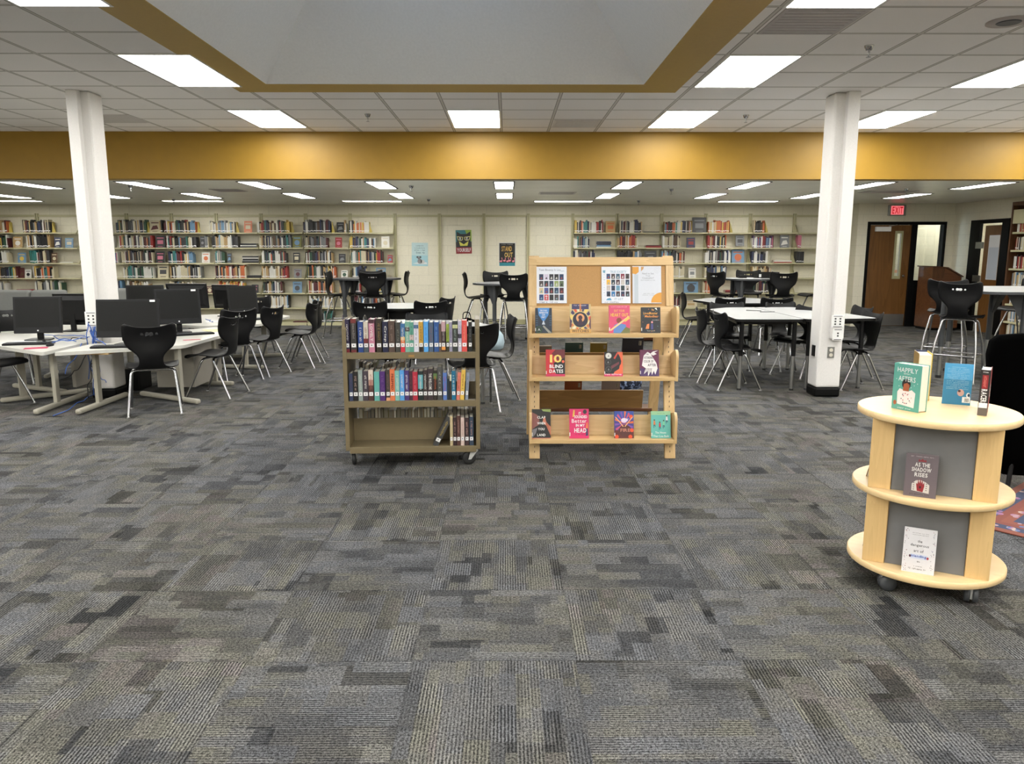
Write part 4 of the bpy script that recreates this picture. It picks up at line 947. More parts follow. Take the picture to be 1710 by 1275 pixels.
FB = [('blue city street cover with round black medal, leftmost on the display\'s top shelf', 894, 922, 41.5, 0, (22, 40, 58), c_city),
      ('sunburst cover with dark circle, second from left on the display\'s top shelf', 952, 987.5, 48, 0, (200, 180, 130), c_tarot),
      ('pink cover reading HEART OUT, third from left on the display\'s top shelf', 1018, 1053, 46, 0, (214, 76, 114), c_heart),
      ('black cover with orange script, rightmost on the display\'s top shelf', 1072, 1104.5, 42.5, 0, (26, 30, 36), c_monster),
      ('red book titled 10 BLIND DATES on the display\'s middle shelf', 912, 944, 44, 1, (196, 34, 46), c_ten),
      ('orange cover with black head profile and round medals, display\'s middle shelf', 1010, 1041, 40, 1, (226, 104, 66), c_head),
      ('purple cover with a white bird on the display\'s middle shelf', 1070, 1102, 43.5, 1, (104, 34, 72), c_bird),
      ('black cover reading CLAP WHEN YOU LAND, leftmost on the display\'s bottom shelf', 888.5, 920, 48, 2, (28, 26, 26), c_clap),
      ('bright pink cover reading IN MY HEAD on the display\'s bottom shelf', 951.5, 984, 48.5, 2, (216, 40, 104), c_head2),
      ('blue and orange fantasy cover, third from left on the display\'s bottom shelf', 1027, 1059.5, 44.5, 2, (70, 60, 130), c_fire),
      ('turquoise cover with four children, rightmost on the display\'s bottom shelf', 1089, 1121.5, 44.5, 2, (100, 184, 172), c_lou)]
SH_ = [(.925, 5.515), (.614, 5.485), (.160, 5.45)]
for lb, a, b, hp, sh, bg, fn in FB:
    z, y = SH_[sh]; k = (y*.986+.167*(1.507-z))/1285
    xm = ((a+b)/2-855)*k+.0069*y*1.0
    cover_book('book', lb, xm, y+.02, z+.001, (b-a)*k, hp*k*1.02, .018, bg, fn, tilt=-R(13), grp='books facing out on the wooden display')
# books on the far side of the display, tops peeking over its rear shelves
for i, (a, b, top, zb, yy, c, nm) in enumerate([(899, 921, .765, .60, 6.13, 'tan', 'greyish tan'), (943, 973, .795, .60, 6.13, 'teal', 'dark teal'), (985, 1013, .79, .60, 6.13, 'olive', 'olive'), (1038, 1073, .83, .60, 6.13, 'navy', 'black and navy'),
        (943, 972, .465, .235, 6.28, 'orange', 'rust brown'), (1005, 1036, .462, .235, 6.28, 'grey', 'grey pink')]):
    k = (yy*.986+.167*.8)/1285; x = ((a+b)/2-855)*k+.0069*yy
    c0 = {'teal': (36, 66, 66), 'olive': (120, 104, 40), 'navy': (30, 32, 44), 'tan': (120, 108, 96), 'orange': (120, 62, 30), 'grey': (132, 120, 116)}[c]
    def bk(m, X): m.quad(.28, .74, .4, .9, 0, pc((150, 146, 130)), X).quad(.31, .75, .34, .89, .0002, 'ink', X)
    cover_book('book', '%s book seen from behind on the display\'s %s rear shelf' % (nm, 'upper' if i < 4 else 'lower'), x, yy+.0, zb+.002, (b-a)*k, top-zb, .022, c0, bk, tilt=R(12), grp='books on the far side of the display', sticker=False)

# sheets pinned to the cork board
def flyer(label, xc, zc, w_, h_, paint, bg=(226, 230, 238)):
    y = 5.5+fy(zc)-.010
    t = thing('flyer', label, 'flyer', (xc, y, zc), 0, None, (-TA, 0, 0))
    MB().bx(-w_/2, w_/2, -.0015, 0, -h_/2, h_/2, pc(bg)).build('paper_sheet', t)
    m_ = MB(); X = Matrix.Translation((0, -.0018, 0)) @ XF @ Matrix.Diagonal((w_, h_, 1, 1)); paint(m_, X); m_.build('flyer_print', t)
def grid(m, X, x0, y0, dx, dy, w, h, seed, special=None):
    r = random.Random(seed); cs = [(30, 52, 62), (40, 38, 46), (70, 60, 62), (34, 50, 80), (26, 30, 34), (88, 104, 74), (190, 180, 176), (60, 90, 110), (24, 56, 92), (66, 34, 44)]
    for j in range(4):
        for i in range(5):
            c = (special or {}).get((i, j), r.choice(cs)); x = x0+i*dx; y = y0-j*dy
            m.quad(x-w/2, y-h/2, x+w/2, y+h/2, 0, pc(c), X)
            c2 = r.choice([(200, 196, 190), (120, 150, 160), (150, 70, 70), (30, 30, 34)])
            m.poly([(x-w*.3, y-h*.3), (x+w*.25, y-h*.35), (x+w*.1, y+h*r.uniform(0, .3))], .0002, pc(c2), X)
def f_bounty(m, X):
    m.text('Teen Bounty It List', -.06, .405, .72, .07, 0, pc((90, 104, 120)), X).scrawl(.36, .38, .14, .03, 0, pc((110, 150, 160)), X, 5)
    grid(m, X, -.34, .215, .167, .185, .14, .16, 4, {(1, 3): (196, 50, 62), (0, 2): (206, 186, 150), (1, 2): (70, 80, 140), (1, 0): (206, 196, 216), (3, 1): (140, 160, 96), (0, 3): (28, 54, 110), (4, 3): (28, 60, 96)})
    m.text('10', -.173, -.31, .07, .05, .0004, 'sticker', X, True).scrawl(-.1, -.47, .6, .035, 0, 'ink', X, 16)
def f_society(m, X):
    m.text('TRUE SOCIETY', .08, .36, .56, .065, 0, pc((96, 150, 176)), X).text('IT LIST', .1, -.385, .3, .06, 0, pc((96, 150, 176)), X)
    m.poly([(-.45, .4), (-.36, .4), (-.38, .32), (-.45, .34)], 0, pc((110, 160, 186)), X).poly([(-.35, -.42), (-.3, -.37), (-.2, -.35), (-.15, -.42)], 0, pc((96, 160, 196)), X).scrawl(-.15, -.47, .5, .03, 0, 'ink', X, 14)
    for j in range(9): m.scrawl(-.4, .28-.07*j, .05, .025, 0, pc((120, 140, 160)), X, 2)
    grid(m, X, -.26, .235, .165, .16, .13, .14, 9, {(0, 1): (232, 180, 60), (3, 0): (130, 36, 60), (1, 3): (50, 120, 176), (2, 2): (96, 150, 180), (0, 0): (44, 70, 110)})
def f_need(m, X):
    O = pc((216, 152, 52))
    m.poly([(-.5, .48), (-.28, .48), (-.28, .34), (-.38, .28), (-.5, .3)], 0, O, X).poly([(-.2, .48), (-.1, .48), (-.12, .42), (-.2, .36)], 0, pc((200, 150, 90)), X)
    m.poly([(.5, -.48)]+[(.5-.36*cos(t), -.48+.27*sin(t)) for t in (pi/2*k/12 for k in range(13))], 0, O, X).quad(-.44, -.5, -.3, .28, 0, pc((186, 196, 204)), X)
    G = pc((120, 124, 134))
    m.text('Need to See', .04, .3, .4, .045, .0002, G, X).text('Your', .04, .24, .16, .04, .0002, G, X).text('Counselor?', .04, .18, .4, .045, .0002, G, X).scrawl(.04, .12, .5, .02, 0, G, X, 16)
    m.scrawl(.05, -.24, .42, .018, 0, G, X, 14).scrawl(.05, -.28, .42, .018, 0, G, X, 14)
    for r in (.05, .09): m.poly([(.36+r*1.1*cos(t), .4+r*sin(t)) for t in (2*pi*k/16 for k in range(16))]+[(.36+(r-.006)*1.1*cos(t), .4+(r-.006)*sin(t)) for t in (-2*pi*k/16 for k in range(16))], 0, pc((190, 194, 200)), X)
flyer('white flyer with a grid of covers at the left end of the cork board', .335, 1.26, .226, .275, f_bounty)
flyer('white flyer with blue capitals and a cover grid, middle of the cork board', .815, 1.26, .215, .275, f_society)
flyer('glossy flyer with mustard shapes at the right end of the cork board', 1.046, 1.262, .215, .28, f_need, (210, 214, 222))

# ================================================================== ROUND BOOK TOWER
SX, SY, SR = 1.955, 3.41, .331
tw = thing('round_book_tower', 'round two-tier birch display tower on casters at the right', 'display stand', (SX, SY, 0), R(-29))
for z in (.804, .457, .11):
    n = 56; prof = [(SR-.004, z-.030), (SR, z-.026), (SR, z-.004), (SR-.004, z)]
    MB().lathe(prof, 'birch', n).build('round_shelf', tw)
hs = .25
for (z0, z1) in ((.111, .426), (.458, .773)):
    for a in range(4):
        Z = Matrix.Rotation(a*pi/2, 4, 'Z')
        yb, yt = -.205, -.185   # leaning felt panel
        MB().hexa([(-.156, yb, z0), (.156, yb, z0), (.156, yb+.01, z0), (-.156, yb+.01, z0), (-.156, yt, z1), (.156, yt, z1), (.156, yt+.01, z1), (-.156, yt+.01, z1)], 'greypanel', Z).build('felt_panel', tw)
    for sx in (-1, 1):
        for sy in (-1, 1):
            pl = [(sx*.158, sy*.214), (sx*.250, sy*.214), (sx*.250, sy*.158), (sx*.215, sy*.158), (sx*.215, sy*.194), (sx*.158, sy*.194)]
            MB().prism(pl if sx*sy > 0 else pl[::-1], z0, z1, 'birchz').build('corner_post', tw, .002)
for k in range(5):
    a = R(-49+72*k); q = thing('caster', None, None, (.29*cos(a), .29*sin(a), 0), a+.9); q.parent = tw
    XR_ = Matrix.Translation((0, .012, .0375)) @ Matrix.Rotation(pi/2, 4, 'Y')
    for s in (-1, 1): MB().lathe([(.016, s*.006), (.036, s*.006), (.037, s*.012), (.034, s*.026), (.01, s*.027)], 'greyleg', 18, X=XR_).build('caster_wheel', q)
    MB().bx(-.006, .006, -.012, .034, .02, .078, 'zinc').lathe([(.008, .055), (.008, .08)], 'steel', 8).build('caster_fork', q, .002)
def c_happily(m, X):
    m.text('HAPPILY', 0, .87, .74, .1, 0, 'sticker', X).scrawl(0, .79, .26, .025, 0, 'sticker', X, 7).text('AFTERS', 0, .68, .62, .11, 0, 'sticker', X)
    m.poly([(-.3, .12), (.32, .08), (.34, .4), (.2, .46), (.08, .42), (-.1, .44), (-.24, .46), (-.32, .38)], .0002, pc((232, 226, 224)), X)
    m.disc(-.01, .57, .16, .0003, pc((34, 28, 28)), X, .11).poly([(-.12, .42), (.1, .42), (.11, .56), (.02, .6), (-.1, .57)], .0004, pc((166, 92, 58)), X)
    for i in range(16): a = i*2.39; m.disc(-.0+.24*cos(a)*(.4+.5*(i % 3)/2), .26+.11*sin(a), .02, .0005, pc(((170, 60, 80), (60, 50, 80), (200, 170, 170))[i % 3]), X, .013)
    for i in range(8): m.disc(-.38+.11*i, .66-.05*(i*3 % 4), .012, .0002, 'sticker', X, .009)
    m.disc(-.38, .14, .06, .0003, pc((166, 92, 58)), X, .05).scrawl(-.02, .04, .5, .03, .0002, 'sticker', X, 12)
t = cover_book('book', 'teal book titled HAPPILY AFTERS standing on top of the round tower', 1.784, 3.37, .8045, .132, .208, .056, (92, 166, 152), c_happily, rz=R(-62), grp='books on the round tower', sticker=False)
def c_shadow(m, X):
    m.scrawl(0, .945, .7, .02, 0, pc((190, 180, 182)), X, 22).text('AS THE', .02, .755, .46, .095, 0, pc((224, 220, 214)), X, True).text('SHADOW', 0, .64, .60, .095, 0, pc((224, 220, 214)), X, True).text('RISES', .0, .52, .40, .095, 0, pc((224, 220, 214)), X, True)
    m.poly([(-.12, .83), (.14, .83), (.11, .89), (.07, .86), (.01, .9), (-.05, .86), (-.1, .89)], 0, pc((134, 36, 44)), X)
    m.poly([(-.26, .14), (.28, .1), (.28, .3), (.16, .36), (.0, .4), (-.14, .38), (-.26, .3)], .0001, pc((206, 198, 190)), X)
    for i in range(4):
        for j in range(4): m.quad(-.22+.13*i, .16+.05*j, -.18+.13*i, .18+.05*j, .0002, pc((110, 96, 98)), X)
    m.poly([(-.09, .14), (.09, .12), (.13, .26), (.12, .36), (.08, .3), (.06, .42), (.03, .32), (.0, .44), (-.03, .32), (-.07, .42), (-.08, .3), (-.13, .32)], .0003, pc((140, 24, 34)), X).disc(0, .23, .03, .0004, pc((40, 20, 24)), X, .03)
    m.scrawl(-.0, .06, .62, .03, 0, 'ink', X, 16)
def tl_(dx, dy): a = R(-29); return SX+dx*cos(a)-dy*sin(a), SY+dx*sin(a)+dy*cos(a)
x, y = tl_(-.042, -.27)
cover_book('book', 'mauve grey book titled AS THE SHADOW RISES on the tower\'s upper tier', x, y, .4575, .125, .185, .032, (104, 92, 96), c_shadow, tilt=-R(9), rz=R(-29), grp='books on the round tower', sticker=False)
def c_blend(m, X):
    D = pc((60, 60, 64)); r = random.Random(2)
    for i in range(60):
        a = r.random(); s = r.choice((-1, 1)); cx = s*(.36+.1*r.random()); cy = r.random()
        m.disc(cx, max(.03, min(.97, cy)), .012, 0, pc(r.choice([(60, 60, 66), (150, 70, 80), (90, 110, 90), (120, 120, 160)])), X, .008, 6)
    m.scrawl(0, .9, .5, .012, 0, D, X, 22).scrawl(0, .86, .5, .012, 0, D, X, 22).text('the', .0, .72, .14, .06, 0, D, X).text('dangerous', .0, .62, .56, .075, 0, D, X).text('art of', -.02, .5, .3, .065, 0, D, X)
    m.poly([(-.3, .36), (-.24, .32), (.24, .32), (.3, .36), (.26, .42), (-.26, .42)], 0, pc((206, 214, 232)), X).text('blending', 0, .375, .46, .07, .0003, pc((86, 110, 190)), X, True)
    m.disc(-.27, .37, .035, .0004, pc((90, 50, 70)), X, .03).disc(.27, .36, .035, .0004, pc((180, 70, 80)), X, .03).text('in', -.0, .26, .08, .035, 0, D, X).scrawl(.0, .15, .26, .02, 0, D, X, 9).scrawl(-.02, .09, .54, .035, 0, D, X, 14)
x, y = tl_(-.022, -.265)
cover_book('book', 'white book with handwritten title on the tower\'s lower tier', x, y, .1105, .128, .195, .018, (226, 224, 226), c_blend, tilt=-R(9), rz=R(-29), grp='books on the round tower', sticker=False)
def c_blurb(m, X):
    m.quad(-.5, .62, .5, 1, 0, pc((74, 156, 204)), X)
    for j in range(15): m.scrawl(.0, .92-.038*j, .78 if j % 4 else .5, .014, .0002, pc((190, 220, 232)), X, 26)
    m.disc(.13, .3, .12, .0003, pc((200, 160, 150)), X, .085).disc(.08, .34, .05, .0004, pc((70, 50, 50)), X, .03).disc(.4, .25, .07, .0003, 'sticker', X, .06).disc(.42, .25, .045, .0004, pc((30, 60, 80)), X, .04)
    m.quad(.2, .06, .48, .2, .0003, 'sticker', X)
    for i in range(9): m.quad(.28+.017*i, .08, .285+.017*i+.004*(i % 3), .17, .0004, 'ink', X)
cover_book('book', 'bright blue back cover with white text on top of the tower', 2.09, 3.50, .8045, .115, .19, .02, (52, 130, 170), c_blurb, rz=R(-28), grp='books on the round tower', sticker=False)
# the racing book: spine to the viewer in a clear sleeve
t = thing('book', 'black and red RACERS book, spine forward, on top of the round tower', 'book', (2.062, 3.255, .8045), R(-34), 'books on the round tower')
RZ = .2
MB().bx(-.018, .018, 0, .003, 0, RZ, pc((40, 34, 34))).bx(-.018, -.015, .003, .13, 0, RZ, pc((120, 130, 140))).bx(.015, .018, .003, .13, 0, RZ, pc((120, 40, 44))).build('cover', t)
MB().bx(-.015, .015, .003, .126, .003, RZ-.003, 'page').build('page_block', t)
X = Matrix.Translation((0, -.0005, 0)) @ XF
m_ = MB().quad(-.011, .118, .011, .178, 0, pc((140, 30, 36)), X).text('RACERS', 0, 0, .066, .022, .0002, 'sticker', X @ Matrix.Translation((0, .083, 0)) @ Matrix.Rotation(-pi/2, 4, 'Z'), True)
m_.scrawl(0, 0, .05, .012, .0003, pc((220, 120, 110)), X @ Matrix.Translation((0, .148, 0)) @ Matrix.Rotation(-pi/2, 4, 'Z'), 9)
m_.scrawl(0, .19, .02, .005, .0002, 'sticker', X, 4).quad(-.018, 0, .018, .032, 0, pc((96, 88, 82)), X).build('spine_title', t)
MB().bx(-.016, .016, -.0014, -.0006, .034, .056, 'sticker').build('spine_label', t)
m_ = MB().quad(.0, .02, .13, .19, 0, pc((150, 40, 46)), Matrix.Translation((.0186, 0, 0)) @ Matrix.Rotation(pi/2, 4, 'Z') @ XF)
m_.text('RACERS', .06, .1, .1, .06, .0003, 'sticker', Matrix.Translation((.0186, 0, 0)) @ Matrix.Rotation(pi/2, 4, 'Z') @ XF, True).build('cover_print', t)
# thick cream book behind the teal one
t = thing('book', 'thick book with cream page edges and yellow cover behind the teal book', 'book', (1.985, 3.60, .8045), R(-20), 'books on the round tower')
MB().bx(-.03, .03, .145, .148, 0, .225, pc((40, 50, 90))).bx(-.03, -.027, 0, .145, 0, .225, pc((150, 120, 60))).bx(.027, .03, 0, .145, 0, .225, pc((206, 176, 60))).build('cover', t)
MB().bx(-.027, .027, .004, .145, .003, .217, 'page').build('page_block', t)
# books leaning out on the left and right sides of the tower
for lb, dx, dy, z, w_, h_, c_, a_, tl in (('dark open-backed book on the tower\'s left side, upper tier', -.27, .03, .4575, .13, .17, (120, 84, 40), R(-29)-pi/2, -R(14)), ('narrow pale paperback on the tower\'s left side, lower tier', -.262, .03, .1105, .12, .17, (196, 190, 178), R(-29)-pi/2, -R(14)),
       ('dark book on the tower\'s right side, upper tier', .262, .02, .4575, .12, .17, (70, 50, 40), R(-29)+pi/2, -R(10)), ('slim dark book on the tower\'s right side, lower tier', .262, .0, .1105, .12, .16, (60, 60, 66), R(-29)+pi/2, -R(10))):
    x, y = tl_(dx, dy)
    cover_book('book', lb, x, y, z, w_, h_, .014, c_, lambda m, X: m.quad(-.4, .7, .4, .85, 0, pc((170, 150, 120)), X), tilt=tl, rz=a_, grp='books on the round tower', sticker=False)

# ================================================================== CHAIRS
def shell_mesh():
    prof = [(.228, .418, .185), (.222, .437, .205), (.17, .450, .218), (.09, .450, .226), (.0, .440, .226), (-.08, .433, .212), (-.135, .437, .165), (-.172, .462, .118), (-.192, .505, .102),
            (-.203, .555, .108), (-.206, .600, .145), (-.204, .645, .195), (-.203, .70, .221), (-.209, .755, .229), (-.220, .80, .227), (-.228, .822, .216), (-.232, .832, .196)]
    def cr(i, t, c):
        g = lambda k: prof[max(0, min(len(prof)-1, k))][c]
        a, b, c_, d = g(i-1), g(i), g(i+1), g(i+2)
        return .5*((2*b)+(c_-a)*t+(2*a-5*b+4*c_-d)*t*t+(-a+3*b-3*c_+d)*t**3)
    rows = [(cr(i, k/3, 0), cr(i, k/3, 1), cr(i, k/3, 2)) for i in range(len(prof)-1) for k in range(3)]+[prof[-1]]
    nc = 12; front = []; back = []
    for i, (y, z, hw) in enumerate(rows):
        a, b = rows[max(0, i-1)], rows[min(len(rows)-1, i+1)]
        t = Vector((0, b[0]-a[0], b[1]-a[1])).normalized(); n = Vector((0, t.z, -t.y))    # toward the sitter
        if n.y < 0 and z > .5 or (z < .5 and n.z < 0): n = -n
        s = i/(len(rows)-1)
        cv = .018+.035*max(0, min(1, (z-.5)/.12)) if y < -.1 else .018
        rf, rb = [], []
        for k in range(nc+1):
            u = -1+2*k/nc; q = Vector((u*hw, y, z))+n*cv*u*u*(hw/.22)
            if z > .78: q.z += .016*(u*u)**2-.004
            rf.append(q); rb.append(q-n*.009)
        front.append(rf); back.append(rb)
    nr = len(rows); W = nc+1
    vs = [p for r in front for p in r]+[p for r in back for p in r]; O = nr*W; fs = []
    for i in range(nr-1):
        for k in range(nc):
            fs.append((i*W+k, i*W+k+1, (i+1)*W+k+1, (i+1)*W+k)); fs.append((O+i*W+k, O+(i+1)*W+k, O+(i+1)*W+k+1, O+i*W+k+1))
    for i in range(nr-1):
        fs.append((i*W, (i+1)*W, O+(i+1)*W, O+i*W)); fs.append((i*W+nc, O+i*W+nc, O+(i+1)*W+nc, (i+1)*W+nc))
    for k in range(nc):
        fs.append((k, O+k, O+k+1, k+1)); j = (nr-1)*W; fs.append((j+k, j+k+1, O+j+k+1, O+j+k))
    m_ = MB().add(vs, fs, 'shell', True); me = m_.mesh('seat_shell')
    bm = bmesh.new(); bm.from_mesh(me); bmesh.ops.recalc_face_normals(bm, faces=bm.faces); bm.to_mesh(me); bm.free()
    o = bpy.data.objects.new('tmp', me); col.objects.link(o)
    cut = MB(); XY = Matrix.Translation((0, -.1, .768)) @ XF
    pea = [(.018+.0155*cos(t), .0155*sin(t)) for t in (R(-130+260*k/12) for k in range(13))]; pea = pea+[(-x, -y) for x, y in pea]
    cut.prism(pea, 0, .3, 'shell', XY)
    for s in (-1, 1): cut.prism([(s*.062+.0105*cos(2*pi*k/12), .0105*sin(2*pi*k/12)) for k in range(12)], 0, .3, 'shell', XY)
    c = bpy.data.objects.new('cut', cut.mesh('cut')); col.objects.link(c)
    bm = bmesh.new(); bm.from_mesh(c.data); bmesh.ops.recalc_face_normals(bm, faces=bm.faces); bm.to_mesh(c.data); bm.free()
    b = o.modifiers.new('b', 'BOOLEAN'); b.object = c; b.operation = 'DIFFERENCE'; b.solver = 'EXACT'
    me2 = bpy.data.meshes.new_from_object(o.evaluated_get(bpy.context.evaluated_depsgraph_get())); me2.name = 'seat_shell'
    bpy.data.objects.remove(o); bpy.data.objects.remove(c)
    return me2
SHELL = shell_mesh()
def make_chair(stool):
    dz = .31 if stool else 0.
    t = thing('stool_chair' if stool else 'classroom_chair', 'x', 'stool' if stool else 'chair')
    o = bpy.data.objects.new('seat_shell', SHELL); col.objects.link(o); o.parent = t; o.location = (0, 0, dz)
    zt = .418+dz
    MB().bx(-.10, .10, -.06, .06, zt, zt+.022, 'black').build('seat_bracket', t, .004)
    for s in (-1, 1):
        for f in (-1, 1):
            y0 = .045*f
            pts = [(0, y0, zt-.004), (s*.185, y0+.01*f, zt-.004), (s*.225, f*.235, .012)] if not stool else [(0, y0, zt-.004), (s*.17, y0+.02*f, zt-.004), (s*.215, f*.17, .42), (s*.24, f*.245, .012)]
            lg = MB().tube(fillet(pts, .05), .0112, 'chrome', 8).build('leg', t)
            MB().lathe([(.014, 0), (.016, .006), (.012, .016)], 'steel', 10).build('glide', lg, loc=(pts[-1][0], pts[-1][1], 0))
    if stool:
        z = .31; k = (.42-z)/.408; x_ = .215+.025*k; y_ = .17+.075*k
        ring = fillet([(0, y_, z), (x_, y_, z), (x_, -y_, z), (-x_, -y_, z), (-x_, y_, z), (-.001, y_, z)], .03)
        MB().tube(ring, .008, 'chrome', 8).build('foot_ring', t)
    return t
chair0 = make_chair(False); stool0 = make_chair(True); treeC = snapshot(chair0); treeS = snapshot(stool0); used = {}
def place(stool, x, y, h, label, grp):
    p = stool0 if stool else chair0
    c = copy_tree(p, None, treeS if stool else treeC) if p in used else p
    used[p] = 1
    c.location = (x, y, 0); c.rotation_euler = (0, 0, R(h)); c['label'] = label; c['group'] = grp
G1 = 'black chairs around the computer tables'; G2 = 'black chairs around the low white tables'; G3 = 'black stools at the high tables'
CH = [(-5.02, 7.45, -100, 'black chair facing right, cut off by the left edge of the photo', G1), (-5.75, 8.85, -150, 'black chair partly hidden behind the leftmost computer table', G1),
 (-3.34, 7.21, 22, 'black chair with its back to the viewer before the nearest computer table', G1), (-3.06, 8.05, 84, 'black chair seen from its side at the right of the nearest computer table', G1),
 (-3.22, 9.03, 48, 'black chair with dark hand holes between the two computer table ends', G1), (-3.02, 9.48, 72, 'black chair just behind the one with dark hand holes', G1),
 (-2.72, 10.15, 86, 'black chair facing left right of the far computer table, nearer of a pair', G1), (-2.80, 10.75, 88, 'black chair facing left right of the far computer table, farther of a pair', G1),
 (-3.73, 11.35, 180, 'black chair behind the far computer table, back just above the monitors', G1),
 (-1.22, 7.85, -70, 'black chair facing right, its side visible through the cart above the books', G2), (-.84, 8.15, -172, 'black chair whose curved grey top edge rises behind the cart books', G2),
 (-.33, 7.3, 12, 'black chair hidden behind the right end of the cart', G2), (-.13, 7.9, 97, 'black chair facing left just right of the cart, back in profile', G2),
 (-1.84, 10.5, 4, 'black chair back left of the round white table beyond the cart', G2), (-1.05, 10.55, 10, 'black chair back right of the round white table beyond the cart, nearer one', G2), (-1.02, 11.35, 65, 'black chair at the far right of the round white table beyond the cart', G2),
 (2.53, 8.49, -87, 'black chair facing right at the near left of the big white table', G2), (2.45, 8.98, -92, 'black chair facing right, second at the left of the big white table', G2),
 (3.62, 9.88, -165, 'black chair facing the viewer beyond the big white table, right one', G2), (2.86, 9.85, 178, 'black chair facing the viewer beyond the big white table, left one', G2),
 (3.23, 11.35, 6, 'black chair with its back to the viewer at the farther low white table, left', G2), (3.93, 11.3, -8, 'black chair with its back to the viewer at the farther low white table, right', G2),
 (3.02, 12.35, -98, 'black chair in profile at the left end of the farther low white table', G2),
 (3.88, 8.5, 93, 'black chair facing left just right of the right column', G2), (4.14, 9.3, 95, 'black chair behind the one right of the right column', G2), (3.58, 9.32, 120, 'black chair seat visible left of the right column under the table', G2)]
for x, y, h, lb, g in CH: place(False, x, y, h, lb, g)
ST_ = [(-2.98, 13.75, -92, 'black stool facing right at the far left high table', G3), (-1.95, 13.75, 92, 'black stool facing left at the far left high table', G3), (-2.28, 13.35, 3, 'black stool with its back to the viewer at the far left high table', G3), (-2.55, 14.35, 176, 'black stool behind the far left high table, mostly hidden', G3),
 (-.50, 12.85, -85, 'black stool in profile left of the middle high table', G3), (-.22, 13.55, 172, 'black stool beyond the middle high table, facing the viewer', G3), (.12, 12.42, -4, 'black stool with its back to the viewer beside the wooden display', G3),
 (3.82, 13.7, -60, 'black stool at the left of the far right high table', G3), (4.72, 13.3, -6, 'black stool with its back to the viewer at the far right high table', G3), (4.5, 14.35, 170, 'black stool beyond the far right high table, behind the boxes', G3), (5.45, 13.6, 95, 'black stool at the right of the far right high table, by the column', G3),
 (5.32, 8.98, -42, 'black stool nearest the viewer at the right high table', G3), (5.60, 9.75, -38, 'black stool behind the nearest one at the right high table', G3), (6.86, 10.2, 100, 'black stool beyond the right high table, cut by the photo edge', G3)]
for x, y, h, lb, g in ST_: place(True, x, y, h, lb, g)

# ================================================================== TABLES
def rpoly(pts, r, n=5):
    P = [Vector((x, y, 0)) for x, y in pts]; out = []
    for i, b in enumerate(P):
        a, c = P[i-1], P[(i+1) % len(P)]
        rr = min(r, (a-b).length*.45, (c-b).length*.45); p = b+(a-b).normalized()*rr; q = b+(c-b).normalized()*rr
        out += [(v.x, v.y) for v in (p*(1-t)**2+b*2*t*(1-t)+q*t*t for t in (k/n for k in range(n+1)))]
    return out
def inset(pts, d):
    cx = sum(p[0] for p in pts)/len(pts); cy = sum(p[1] for p in pts)/len(pts)
    return [(cx+(x-cx)*(1-d/math.hypot(x-cx, y-cy)), cy+(y-cy)*(1-d/math.hypot(x-cx, y-cy))) for x, y in pts]
def activity_table(label, pts, legs, h=.74, lower=.38, grp='low white-topped tables'):
    cx = sum(p[0] for p in pts)/len(pts); cy = sum(p[1] for p in pts)/len(pts)
    L = lambda q: [(x-cx, y-cy) for x, y in q]
    t = thing('activity_table', label, 'table', (cx, cy, 0), 0, grp)
    P = rpoly(L(pts), .08)
    MB().prism(P, h-.028, h-.001, 'edge', smooth=False).build('edge_band', t, .003)
    MB().prism(inset(P, .006), h-.002, h, 'laminate').build('table_top', t)
    ap = inset(P, .16); MB().prism(ap, h-.07, h-.029, 'blackleg').build('apron', t)
    for x, y in L(legs):
        lg = MB().tube([(0, 0, lower), (0, 0, h-.03)], .025, 'blackleg', 14).build('leg', t, loc=(x, y, 0))
        MB().tube([(0, 0, .02), (0, 0, lower)], .020, 'steel', 12).lathe([(.024, 0), (.02, .02)], 'rubber', 12).build('leg_extension', lg)
    return t
activity_table('large white-topped table with black edge left of the right column', [(2.55, 9.70), (2.46, 8.22), (3.205, 8.22), (3.205, 10.05), (2.86, 10.0)], [(2.56, 8.34), (3.13, 8.32), (2.75, 9.7), (3.1, 9.75)], h=.79)
activity_table('white-topped table emerging right of the right column', [(3.215, 8.22), (4.05, 8.34), (3.98, 9.1), (3.75, 10.05), (3.215, 10.05)], [(3.3, 8.34), (3.92, 8.44), (3.32, 9.8), (3.62, 9.8)], h=.79)
activity_table('white-topped table farther back, beyond the large one on the right', [(2.98, 12.4), (3.15, 11.6), (4.25, 11.55), (4.55, 12.3), (4.0, 13.0), (3.4, 12.95)], [(3.16, 12.05), (4.2, 11.85), (4.3, 12.5), (3.5, 12.8)])
activity_table('white-topped table hidden behind the cart, its right tip showing', [(-1.35, 8.35), (-1.25, 7.42), (-.45, 7.36), (-.06, 7.55), (-.30, 8.05), (-.8, 8.5)], [(-.24, 7.58), (-1.15, 7.6), (-.42, 8.0), (-1.15, 8.25)], h=.775)
t = activity_table('round white-topped table beyond the cart with three chairs around', [(-1.5+.62*cos(a), 11.1+.62*sin(a)) for a in (2*pi*k/20 for k in range(20))], [(-1.5+.28*cos(a), 11.1+.28*sin(a)) for a in (.8, 2.4, 3.9, 5.5)])
for z0, w0, w1 in ((.42, .05, .17),):   # flared central bracket seen from the front
    yz = MB().hexa([(-w0, -.3, z0), (w0, -.3, z0), (w0, -.27, z0), (-w0, -.27, z0), (-w1, -.3, .70), (w1, -.3, .70), (w1, -.27, .70), (-w1, -.27, .70)], 'blackleg'); yz.build('flared_bracket', t)
